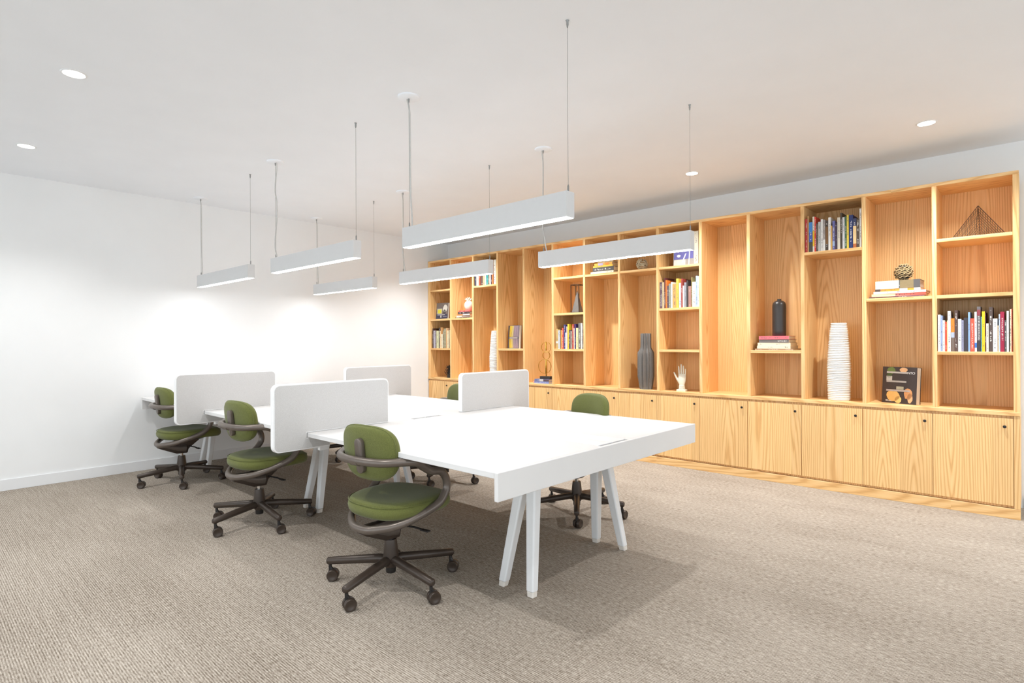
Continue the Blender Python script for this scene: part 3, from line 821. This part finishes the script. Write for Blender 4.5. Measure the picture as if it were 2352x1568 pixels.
row(2, ZS[2], 'behind a pendant light', [
    (0, 24, .25, (58, 58, 76)), (25, 60, .24, (222, 200, 168)), (61, 85, .26, (150, 72, 50)), (86, 120, .25, (92, 70, 62)), (121, 149, .245, (196, 160, 124)), (150, 165, .25, (236, 230, 220)), (166, 195, .26, (58, 140, 138)), (196, 211, .24, (134, 92, 62)),
    (212, 229, .25, (236, 230, 218)), (230, 245, .25, (52, 50, 64)), (246, 265, .26, (212, 122, 66)), (270, 299, .32, (236, 230, 216)), (300, 312, .33, (208, 190, 160))])

def stack(ci, z, xc, y0, where, items, skew=0.0):
    """books lying flat, spine to the room; items from the bottom: (length, thickness, depth, colour, dx, bands)"""
    zz = z
    n = len(items)
    for k, it in enumerate(items):
        ln, t, d, col, dx = it[:5]
        band = it[5] if len(it) > 5 else None
        pos = 'bottom' if k == 0 else 'top' if k == n - 1 else ORD[k] + ' from the bottom'
        o = book(t, ln, d, col, '%s book lying %s in the flat stack %s' % (cname(col), pos, where), 'flat book stack ' + where, band)
        o.rotation_euler = (0, R(90), R(skew + rng.uniform(-2, 2)))
        # local z (length) -> world x, local x (thickness) -> world -z
        o.location = (xc + dx - ln / 2, y0 + rng.uniform(0, 0.01), zz + t / 2)
        zz += t + 0.0003
    return zz

x12 = sum(col_x(12)) / 2
z12 = stack(12, ZS[1], x12 - 0.018, 0.05, 'under the rope ball', [
    (.365, .012, .24, (104, 72, 92), -.004), (.355, .022, .24, (214, 128, 124), .010, [(0.0, 0.45, (238, 214, 176))]), (.345, .018, .24, (242, 232, 236), .018), (.30, .019, .21, (240, 166, 60), .006, [(0.0, 0.12, (92, 78, 70)), (0.55, 0.72, (244, 238, 230)), (0.86, 1, (240, 236, 230))]),
    (.295, .064, .21, (96, 94, 94), .006, [(0.0, 0.535, (242, 238, 220)), (0.56, 0.86, (150, 132, 96))])])
x10 = sum(col_x(10)) / 2
z10 = stack(10, ZS[0], x10 - 0.02, 0.03, 'under the black bottle vase', [
    (.33, .014, .25, (166, 138, 112), -.002), (.285, .026, .23, (238, 226, 196), -.004), (.28, .027, .22, (232, 218, 190), -.003), (.255, .029, .22, (116, 108, 104), -.004), (.255, .031, .21, (232, 112, 120), -.003)])
x6 = sum(col_x(6)) / 2
stack(6, ZS[2], 3.035, 0.02, 'left of the twig ball', [
    (.30, .024, .22, (242, 228, 196), -.02), (.275, .046, .22, (82, 78, 74), -.005), (.265, .018, .21, (244, 190, 66), -.01), (.235, .026, .20, (226, 168, 72), -.005, [(0.22, 0.5, (176, 160, 190)), (0.62, 0.82, (236, 134, 52))]), (.20, .016, .18, (168, 140, 96), .02)])
x1 = sum(col_x(1)) / 2
z1 = stack(1, ZS[1], 0.765, 0.025, 'under the white pineapple', [
    (.30, .012, .22, (72, 56, 52), -.055), (.28, .024, .22, (232, 218, 204), -.035, [(0.4, 1.0, (166, 150, 142))]), (.26, .018, .21, (232, 142, 84), -.025, [(0.45, 1.0, (222, 212, 204))]), (.24, .030, .20, (68, 52, 54), -.02), (.235, .018, .20, (222, 90, 84), -.01)])
x4 = sum(col_x(4)) / 2
z4 = stack(4, ZW, 2.145, 0.012, 'under the brass ring ornament', [
    (.25, .026, .21, (122, 138, 196), -.02, [(0.0, 0.1, (222, 168, 140))]), (.22, .026, .19, (118, 124, 166), -.005, [(0.35, 0.62, (210, 206, 202)), (0.62, 1.0, (96, 78, 84))])])

# ------------------------------------------------------------------ face-out books
def patches(parent, polys, y):
    """flat cover print: polygons (in cover x, z) a hair proud of the cover"""
    for poly, c in polys:
        q = MB().prism(poly, 'y', y - 0.0006, y + 0.0002).build('cover_print', M['tint'], parent)
        q.color = lin(*c)
def faceout(w, h, t, col, loc, rotz, tilt, label, group=None):
    """closed book with its front cover facing local -y; spine along the left, page edges on the right"""
    mb = MB().box(-w/2, w/2, 0, 0.003, 0, h).box(-w/2, w/2, t - 0.003, t, 0, h).box(-w/2, -w/2 + 0.003, 0.003, t - 0.003, 0, h)
    o = mb.build('book', M['tint']); o.color = lin(*col)
    MB().box(-w/2 + 0.003, w/2 - 0.003, 0.0035, t - 0.0035, 0.003, h - 0.003).build('pages', M['pages'], o)
    o.location = loc; o.rotation_euler = (R(-tilt), 0, R(rotz))
    tag(o, label, 'book', group)
    return o
def rect(x0, x1, z0, z1): return [(x0, z0), (x1, z0), (x1, z1), (x0, z1)]
def blob(cx, cz, rx, rz, n=14, j=0.12, seed=1):
    r_ = random.Random(seed)
    return [(cx + rx * math.cos(2*PI*i/n) * (1 + r_.uniform(-j, j)), cz + rz * math.sin(2*PI*i/n) * (1 + r_.uniform(-j, j))) for i in range(n)]
# cookbook in the column left of the last one
ck = faceout(.262, .292, .056, (62, 52, 50), (5.742, 0.135, ZW), -22, 4, 'dark face-out cookbook with food photo, standing on the ledge board')
patches(ck, [(blob(-.062, .262, .032, .028, seed=3), (104, 120, 62)), (blob(-.078, .225, .020, .022, seed=4), (70, 84, 46)), (rect(-.100, -.055, .180, .218), (190, 184, 172)),
    (blob(.030, .268, .030, .020, seed=5), (224, 172, 124)), (blob(-.045, .060, .050, .046, seed=6), (226, 178, 104)), (blob(-.004, .030, .026, .030, seed=7), (240, 200, 122)),
    (blob(.070, .082, .034, .044, seed=8), (214, 152, 98)), (blob(.085, .050, .020, .040, seed=9), (226, 176, 130)), (rect(-.020, .035, .112, .136), (176, 168, 142))], -0.0004)
patches(ck, [(rect(-.098, .060, .240, .254), (186, 176, 168)), (rect(-.098, .055, .168, .182), (172, 164, 156)), (rect(-.098, .085, .096, .110), (182, 168, 158)), (rect(-.100, -.082, .016, .024), (226, 222, 214)), (rect(-.078, -.055, .014, .020), (200, 196, 188))], -0.0012)
tx = bpy.data.curves.new('cover_title', 'FONT'); tx.body = 'NTO'; tx.size = 0.026; tx.extrude = 0.0003
to = bpy.data.objects.new('tmp_title', tx); COL.objects.link(to)
dg = bpy.context.evaluated_depsgraph_get()
tme = bpy.data.meshes.new_from_object(to.evaluated_get(dg)); bpy.data.objects.remove(to)
tl = mesh_obj('cover_title', tme, M['tint'], ck, (0.060, -0.0016, 0.238), (R(90), 0, 0)); tl.color = lin(240, 238, 234)
# yellow and mauve fan cover
fn = faceout(.262, .298, .038, (94, 86, 92), (1.612, 0.085, ZS[0]), -15, 3, 'face-out book with yellow and mauve fanned stripes on the cover')
pol = []
for k in range(11):
    u = -.085 + k * 0.0185
    c = (236, 198, 50) if k < 3 else (222, 200, 120) if k < 5 else (164, 140, 150)
    pol.append(([(u - .020 + k * .0026, .150), (u - .009 + k * .0026, .150), (u + .012, .292), (u - .001, .292)], c))
    pol.append(([(u - .001, .008), (u + .011, .008), (u - .011 + k * .0026, .124), (u - .022 + k * .0026, .124)], c))
pol.append((rect(-.104, .096, .132, .142), (196, 184, 180)))
patches(fn, pol, -0.0004)
# street photo cover in the left column
st_ = faceout(.235, .232, .03, (110, 96, 88), (0.262, 0.04, ZS[1]), 4, 5, 'face-out book with a street photo and a yellow patch on its cover')
patches(st_, [(rect(-.112, .112, .004, .072), (52, 50, 72)), (rect(-.100, .0, .075, .150), (190, 180, 164)), (blob(.06, .15, .045, .055, seed=11), (208, 200, 186)), (blob(.05, .10, .030, .035, seed=12), (70, 62, 62))], -0.0004)
patches(st_, [(rect(-.088, -.012, .082, .138), (212, 200, 52)), (rect(-.09, .06, .056, .064), (206, 200, 196)), (rect(-.03, -.005, .02, .05), (190, 186, 180)), (rect(.02, .10, .03, .038), (150, 150, 164))], -0.0012)
# blue photo cover with thick cream book behind, high shelf over the hand
bl_ = faceout(.21, .29, .02, (158, 150, 142), (3.965, 0.045, ZS[2]), 4, 4, 'face-out book with a violet-blue photo cover on the high shelf behind a pendant light')
patches(bl_, [(rect(-.10, .10, .065, .22), (104, 100, 160)), (rect(-.10, .02, .0, .06), (206, 200, 190))], -0.0004)
patches(bl_, [([(-.02, .03), (-.005, .03), (.03, .12), (.018, .12)], (222, 218, 214)), ([(.05, .0), (.06, .0), (.07, .2), (.06, .2)], (220, 216, 210)), (blob(-.05, .10, .02, .014, seed=13), (226, 222, 218))], -0.0012)
cr_ = book(.045, .325, .23, (208, 198, 176), 'thick tall cream book beside the violet-blue face-out book, high over the hand', None)
cr_.location = (4.100, 0.04, ZS[2])

# ------------------------------------------------------------------ ornaments
def lathe_obj(name, prof, mat, loc, label, cat, n=40, fn=None, smooth=45):
    o = MB().lathe(prof, n, fn=fn).build(name, mat, None, loc, smooth=smooth)
    return tag(o, label, cat)

# tall white vases of uneven stacked rings
def ribbed_vase_mesh(seed):
    r_ = random.Random(seed)
    prof = []
    z, H_ = 0.0, 0.655
    def rad(z):
        t = z / H_
        return 0.086 + 0.006 * math.sin(min(1, t * 2.2) * PI * 0.5) - 0.030 * max(0, (t - 0.42) / 0.58) ** 1.4
    prof.append((0.02, 0.0))
    ph = []
    while z < H_ - 0.008:
        hgt = r_.uniform(0.0125, 0.0175)
        R0 = rad(z + hgt / 2) * r_.uniform(0.985, 1.012)
        for f, k in ((0.0, -0.0085), (0.22, -0.0015), (0.5, 0.0), (0.80, -0.0018)):
            prof.append((R0 + k, z + hgt * f)); ph.append((r_.random() * 6.28))
        z += hgt
    prof.append((rad(H_) - 0.004, H_)); prof.append((rad(H_) - 0.012, H_ - 0.002)); prof.append((rad(H_) - 0.014, H_ - 0.10)); prof.append((0.01, H_ - 0.11))
    def fn(r, zz, a):
        w = math.sin(math.pi * min(1, max(0, zz / H_)))
        return r, zz + w * (0.0035 * math.sin(a + zz * 60) + 0.0018 * math.sin(2 * a + zz * 140))
    mb = MB().lathe(prof, 44, fn=fn)
    return mb.mesh('ribbed_vase')
rv = ribbed_vase_mesh(3)
v1 = mesh_obj('ribbed_vase', rv, M['vase_w'], None, (5.318, 0.150, ZW), (0, 0, 0), smooth=70)
tag(v1, 'tall white ribbed vase standing on the ledge board near the right end', 'vase', 'tall white ribbed vases')
v2 = v1.copy(); link(v2); v2.location = (1.275, 0.120, ZW); v2.rotation_euler = (0, 0, 2.0)
tag(v2, 'tall white ribbed vase half hidden by an upright near the far screen', 'vase', 'tall white ribbed vases')

# fluted charcoal vase
def flute(r, z, a):
    k = 10
    t = abs(((a * k / (2 * PI)) % 1.0) - 0.5) * 2      # 0 at ridge, 1 in groove
    depth = 0.34 if z < 0.43 else 0.34 + 0.02 * min(1, (z - 0.43) / 0.05)
    return r * (1 - depth * t ** 0.8 * (0.35 if z < 0.01 else 1)), z
fl = [(0.05, 0.0), (0.066, 0.001), (0.070, 0.03), (0.083, 0.115), (0.088, 0.135), (0.088, 0.25), (0.087, 0.375), (0.084, 0.392), (0.066, 0.420), (0.058, 0.437), (0.056, 0.47), (0.055, 0.585), (0.052, 0.590), (0.046, 0.586), (0.044, 0.50), (0.01, 0.49)]
o = MB().lathe(fl, 120, fn=flute).build('fluted_vase', M['vase_g'], None, (3.505, 0.110, ZW), (0, 0, 0.2), smooth=28)
tag(o, 'tall charcoal fluted vase standing on the ledge board', 'vase')

# black bottle vase
lathe_obj('bottle_vase', [(0.04, 0.0), (0.054, 0.0005), (0.0565, 0.004), (0.0575, 0.05), (0.0580, 0.26), (0.0565, 0.282), (0.050, 0.300), (0.036, 0.313), (0.020, 0.319), (0.0165, 0.322), (0.0175, 0.329), (0.0165, 0.332), (0.012, 0.331), (0.011, 0.315), (0.003, 0.31)],
          M['vase_b'], (x10 + 0.002, 0.115, z10 + 0.0005), 'black bottle-shaped vase standing on a flat stack of books', 'vase', 44)

# white pineapple
pa = empty('pineapple_ornament', (0.765, 0.105, z1 + 0.0005))
tag(pa, 'white ceramic pineapple standing on a flat stack of books', 'ornament')
MB().lathe([(0.02, 0), (0.036, 0.001), (0.050, 0.018), (0.061, 0.045), (0.064, 0.068), (0.060, 0.095), (0.047, 0.118), (0.028, 0.131), (0.012, 0.135)], 36,
           fn=lambda r, z, a: (r * (1 + 0.018 * math.sin(8 * a + z * 160) * math.sin(8 * a - z * 160)), z)).build('fruit', M['cream'], pa, smooth=60)
for ring, (n_, r0, up, ln) in enumerate(((7, 0.012, 0.55, 0.052), (6, 0.010, 0.95, 0.058), (5, 0.006, 1.35, 0.062))):
    for k in range(n_):
        a = 2 * PI * k / n_ + ring * 0.5
        d = Vector((math.cos(a), math.sin(a), 0))
        pts = []
        for q in range(5):
            t = q / 4
            pts.append(d * (r0 + ln * t * math.cos(up) * (0.6 + 0.6 * t)) + Vector((0, 0, 0.128 + ln * (math.sin(up) * t + 0.22 * t * (1 - t)))))
        MB().tube(pts, lambda t: 0.0065 * (1 - t) ** 0.7 + 0.0012, 7).build('leaf', M['cream'], pa, smooth=60)

# balls of interlaced strands
def strand_ball(name, rad, mat, loc, label, nst, rr, tilt0, seed, wob):
    e = empty(name, loc); tag(e, label, 'ornament')
    r_ = random.Random(seed)
    for k in range(nst):
        a = PI * k / nst + r_.uniform(-.1, .1); tl_ = tilt0 + r_.uniform(-.25, .25) * wob
        rot = Matrix.Rotation(a, 3, 'Z') @ Matrix.Rotation(tl_, 3, 'X')
        pts = []
        for i in range(44):
            t = 2 * PI * i / 44
            rad_ = rad - rr - 0.0012 + 0.0035 * math.sin(6 * t + k * PI)
            off = 0.012 * math.sin(5 * t + k * 1.3) * wob
            pts.append(rot @ Vector((rad_ * math.cos(t), rad_ * math.sin(t), off)) + Vector((0, 0, rad)))
        MB().tube(pts, rr, 7, closed=True).build('strand', mat, e, smooth=70)
    return e
# rope ball: coils of twisted rope round the vertical axis
rb = empty('rope_ball', (5.782, 0.13, z12 + 0.001)); tag(rb, 'round ball of coiled dry rope on top of a flat book stack', 'ornament')
BR = 0.066
for k in range(6):
    zc_ = 0.012 + k * 0.0215
    rr_ = max(0.020, math.sqrt(max(0.0004, (BR - 0.006) ** 2 - (zc_ - BR) ** 2)))
    for ph_ in (0, PI):
        pts = []
        for i in range(72):
            t = 2 * PI * i / 72; tw = 5 * t + ph_ + k * 1.6
            q = rr_ + 0.003 * math.cos(tw)
            pts.append((q * math.cos(t), q * math.sin(t), zc_ + 0.0085 * math.sin(tw) + 0.004 * math.sin(t + 0.6)))
        MB().tube(pts, 0.0044, 6, closed=True).build('rope_strand', M['rope'], rb, smooth=70)
MB().lathe([(0.006, 0.006), (0.040, 0.02), (0.052, 0.05), (0.052, 0.078), (0.040, 0.11), (0.006, 0.124)], 20).build('core', M['cone'], rb, smooth=60)  # dark filler standing in for the shade inside the hollow ball
strand_ball('twig_ball', 0.062, M['rope2'], (3.470, 0.10, ZS[2] + 0.001), 'open ball of bleached twigs alone on a high shelf', 11, 0.0052, 0.95, 5, 1.0)

# wire pyramid
wp = empty('wire_pyramid', (6.238, 0.190, ZS[2])); tag(wp, 'brown wire pyramid on the highest shelf of the rightmost column', 'ornament')
ap = Vector((0, 0, 0.245)); rot45 = R(20)
cn = [Vector((0.165 * math.cos(rot45 + PI/2 * k - PI * 0.62), 0.165 * math.sin(rot45 + PI/2 * k - PI * 0.62), 0.0028)) for k in range(4)]
for k in range(4):
    MB().tube([cn[k], ap], 0.0024, 6).build('edge_wire', M['wire'], wp)
    MB().tube([cn[k], cn[(k+1) % 4]], 0.0024, 6).build('edge_wire', M['wire'], wp)
    fw = MB()
    A, B = cn[k], cn[(k+1) % 4]
    n_ = 12
    for q in range(1, n_):
        t = q / n_
        fw.tube([A.lerp(B, t), ap.lerp(B, t)], 0.0011, 4)
        fw.tube([B.lerp(A, t), ap.lerp(A, t)], 0.0011, 4)
    f_ = fw.build('face_wires', M['wire'], wp); f_['kind'] = 'stuff'

# framed pyramid
fp = empty('framed_pyramid', (2.640, 0.075, ZS[1])); fp.rotation_euler = (0, 0, R(4)); tag(fp, 'grey spike in a slim dark cuboid frame on the shelf above a row of books', 'ornament')
w_, h_ = 0.054, 0.325
for sx in (-1, 1):
    for sy in (-1, 1):
        MB().box(sx*w_ - 0.0035, sx*w_ + 0.0035, sy*w_ - 0.0035, sy*w_ + 0.0035, 0, h_).build('frame_post', M['iron'], fp)
for z in (0.0, h_ - 0.007):
    for q in (-1, 1):
        MB().box(-w_ + 0.0035, w_ - 0.0035, q*w_ - 0.0035, q*w_ + 0.0035, z, z + 0.007).build('frame_rail', M['iron'], fp)
        MB().box(q*w_ - 0.0035, q*w_ + 0.0035, -w_ + 0.0035, w_ - 0.0035, z, z + 0.007).build('frame_rail', M['iron'], fp)
b_ = 0.047
MB().add([(-b_, -b_, 0.0075), (b_, -b_, 0.0075), (b_, b_, 0.0075), (-b_, b_, 0.0075), (0, 0, 0.265)], [(0, 3, 2, 1), (0, 1, 4), (1, 2, 4), (2, 3, 4), (3, 0, 4)]).build('spike', M['lead'], fp)

# brass ring ornament
br = empty('ring_ornament', (2.160, 0.085, z4 + 0.0006)); br.rotation_euler = (0, 0, R(12)); tag(br, 'brass ornament of three stacked rings on a black block', 'ornament')
MB().box(-0.072, 0.072, -0.035, 0.035, 0, 0.034).build('block', M['vase_b'], br, bevel=0.003)
def ring(cx, cz, r, w, name='ring'):
    mb = MB(); n_ = 48; vs, fs = [], []
    for i in range(n_):
        a = 2 * PI * i / n_
        for rr_, yy in ((r, -w), (r, w), (r - 0.004, w), (r - 0.004, -w)):
            vs.append((cx + rr_ * math.cos(a), yy, cz + rr_ * math.sin(a)))
    for i in range(n_):
        j = (i + 1) % n_
        for q in range(4): fs.append((i*4+q, i*4+(q+1) % 4, j*4+(q+1) % 4, j*4+q))
    mb.add(vs, fs).build(name, M['brass'], br, smooth=30)
ring(-0.020, 0.034 + 0.030 + 0.088, 0.088, 0.006); ring(0.002, 0.034 + 0.208 + 0.046, 0.050, 0.008); ring(0.0, 0.034 + 0.298 + 0.062 - 0.008, 0.066, 0.006)
MB().lathe([(0.006, 0.034), (0.008, 0.060), (0.013, 0.075), (0.0135, 0.190), (0.010, 0.236)], 20).build('stem', M['brass'], br, smooth=40)
MB().lathe([(0.010, 0.346), (0.012, 0.36), (0.012, 0.44), (0.007, 0.455)], 20).build('stem', M['brass'], br, smooth=40)

# dark pine cone-like plant ornament in the bottom left cell
pc = empty('spiky_ornament', (0.375, 0.085, ZW)); tag(pc, 'small dark spiky plant ornament in the lowest cell beside the end wall', 'ornament')
MB().lathe([(0.03, 0), (0.036, 0.001), (0.036, 0.03), (0.028, 0.045), (0.012, 0.15), (0.004, 0.18)], 20).build('core', M['cone'], pc, smooth=50)
k = 0
for lev in range(7):
    for q in range(7):
        a = 2 * PI * q / 7 + lev * 0.45; d = Vector((math.cos(a), math.sin(a), 0))
        z0_ = 0.035 + lev * 0.020; L_ = 0.075 - lev * 0.006
        pts = [d * 0.012 + Vector((0, 0, z0_)), d * (0.012 + L_ * 0.55) + Vector((0, 0, z0_ + L_ * 0.22)), d * (0.012 + L_ * 0.9) + Vector((0, 0, z0_ + L_ * 0.62))]
        MB().tube(catmull(pts, 3), lambda t: 0.0070 * (1 - 0.85 * t), 6).build('spike_leaf', M['cone'], pc, smooth=60)

# ------------------------------------------------------------------ cream hand
def skin_mesh(name, verts, edges, radii, sub=2):
    me = bpy.data.meshes.new(name + '_cage'); me.from_pydata([tuple(v) for v in verts], edges, [])
    o = bpy.data.objects.new(name + '_cage', me); COL.objects.link(o)
    md = o.modifiers.new('skin', 'SKIN'); md.use_smooth_shade = True
    sv = me.skin_vertices[0].data
    for i, r in enumerate(radii):
        sv[i].radius = r if isinstance(r, tuple) else (r, r); sv[i].use_root = (i == 0)
    s2 = o.modifiers.new('sub', 'SUBSURF'); s2.levels = sub; s2.render_levels = sub
    dg = bpy.context.evaluated_depsgraph_get()
    out = bpy.data.meshes.new_from_object(o.evaluated_get(dg))
    bpy.data.objects.remove(o); out.name = name
    return out
hd = empty('hand_ornament', (3.916, 0.100, ZW)); hd.rotation_euler = (0, 0, R(8)); tag(hd, 'cream model hand standing upright with spread fingers on a square base', 'ornament')
MB().box(-0.046, 0.046, -0.034, 0.034, 0, 0.020).build('base', M['cream'], hd, bevel=0.002)
MB().lathe([(0.030, 0.020), (0.033, 0.021), (0.031, 0.027), (0.030, 0.030), (0.032, 0.034), (0.030, 0.040), (0.029, 0.045), (0.031, 0.049), (0.029, 0.056)], 28).build('cuff', M['cream'], hd, smooth=40)
# palm: a lofted slab; fingers and thumb are skinned chains rooted in it, then all joined to one mesh
bmh = bmesh.new()
def add_mesh(me):
    bmh.from_mesh(me)
sect_ = [(0.050, 0.000, 0.026, 0.019), (0.066, 0.000, 0.028, 0.018), (0.085, -0.002, 0.035, 0.018), (0.105, -0.001, 0.040, 0.0175), (0.128, 0.001, 0.041, 0.016), (0.150, 0.003, 0.039, 0.014), (0.166, 0.004, 0.036, 0.0115), (0.174, 0.004, 0.030, 0.007)]
vs, fs = [], []
n_ = 28
for (z, cx_, rx, ry) in sect_:
    for i in range(n_):
        cx, cy = sup(2 * PI * i / n_, 2.5)
        vs.append((cx_ + rx * cx, ry * cy, z))
for q in range(len(sect_) - 1):
    for i in range(n_):
        j = (i + 1) % n_
        fs.append((q*n_+i, q*n_+j, (q+1)*n_+j, (q+1)*n_+i))
fs += [tuple(range(n_ - 1, -1, -1)), tuple(range((len(sect_)-1)*n_, len(sect_)*n_))]
add_mesh(MB().add(vs, fs).mesh('palm'))
for (x0, x1_, z0, ln, r0, lean) in ((-0.0265, -0.030, 0.158, 0.098, 0.0088, 0.004), (-0.006, -0.0055, 0.164, 0.112, 0.0092, 0.002), (0.0145, 0.018, 0.160, 0.100, 0.0088, 0.003), (0.0335, 0.040, 0.148, 0.082, 0.0078, 0.005)):
    pts, rad_ = [], []
    for q, t in enumerate((-0.16, 0.0, 0.30, 0.42, 0.66, 0.76, 0.96, 1.0)):
        pts.append((x0 + (x1_ - x0) * t, -lean * max(0, t) ** 2 * 2, z0 + ln * t))
        rad_.append(r0 * (1.08, 1.0, 0.90, 0.97, 0.82, 0.88, 0.66, 0.42)[q])
    add_mesh(skin_mesh('finger', pts, [(i, i + 1) for i in range(len(pts) - 1)], rad_))
tp = [(-0.018, 0.002, 0.080), (-0.032, 0.0, 0.100), (-0.047, -0.003, 0.122), (-0.058, -0.005, 0.145), (-0.064, -0.006, 0.158), (-0.073, -0.006, 0.178), (-0.079, -0.005, 0.190), (-0.081, -0.005, 0.194)]
add_mesh(skin_mesh('thumb', tp, [(i, i + 1) for i in range(len(tp) - 1)], [0.015, 0.0145, 0.0120, 0.0098, 0.0102, 0.0088, 0.0062, 0.004]))
hm = bpy.data.meshes.new('hand'); bmh.to_mesh(hm); bmh.free(); hm.materials.clear()
rmd = mesh_obj('hand', hm, M['cream'], hd)
mdv = rmd.modifiers.new('fuse', 'REMESH'); mdv.mode = 'VOXEL'; mdv.voxel_size = 0.0022; mdv.use_smooth_shade = True
dg = bpy.context.evaluated_depsgraph_get()
hm2 = bpy.data.meshes.new_from_object(rmd.evaluated_get(dg)); rmd.modifiers.clear(); rmd.data = hm2
bmh = bmesh.new(); bmh.from_mesh(hm2)
for _ in range(3): bmesh.ops.smooth_vert(bmh, verts=bmh.verts, factor=0.5, use_axis_x=True, use_axis_y=True, use_axis_z=True)
bmh.to_mesh(hm2); bmh.free()
if not hm2.materials: hm2.materials.append(M['cream'])
hm2.polygons.foreach_set('use_smooth', [True] * len(hm2.polygons))
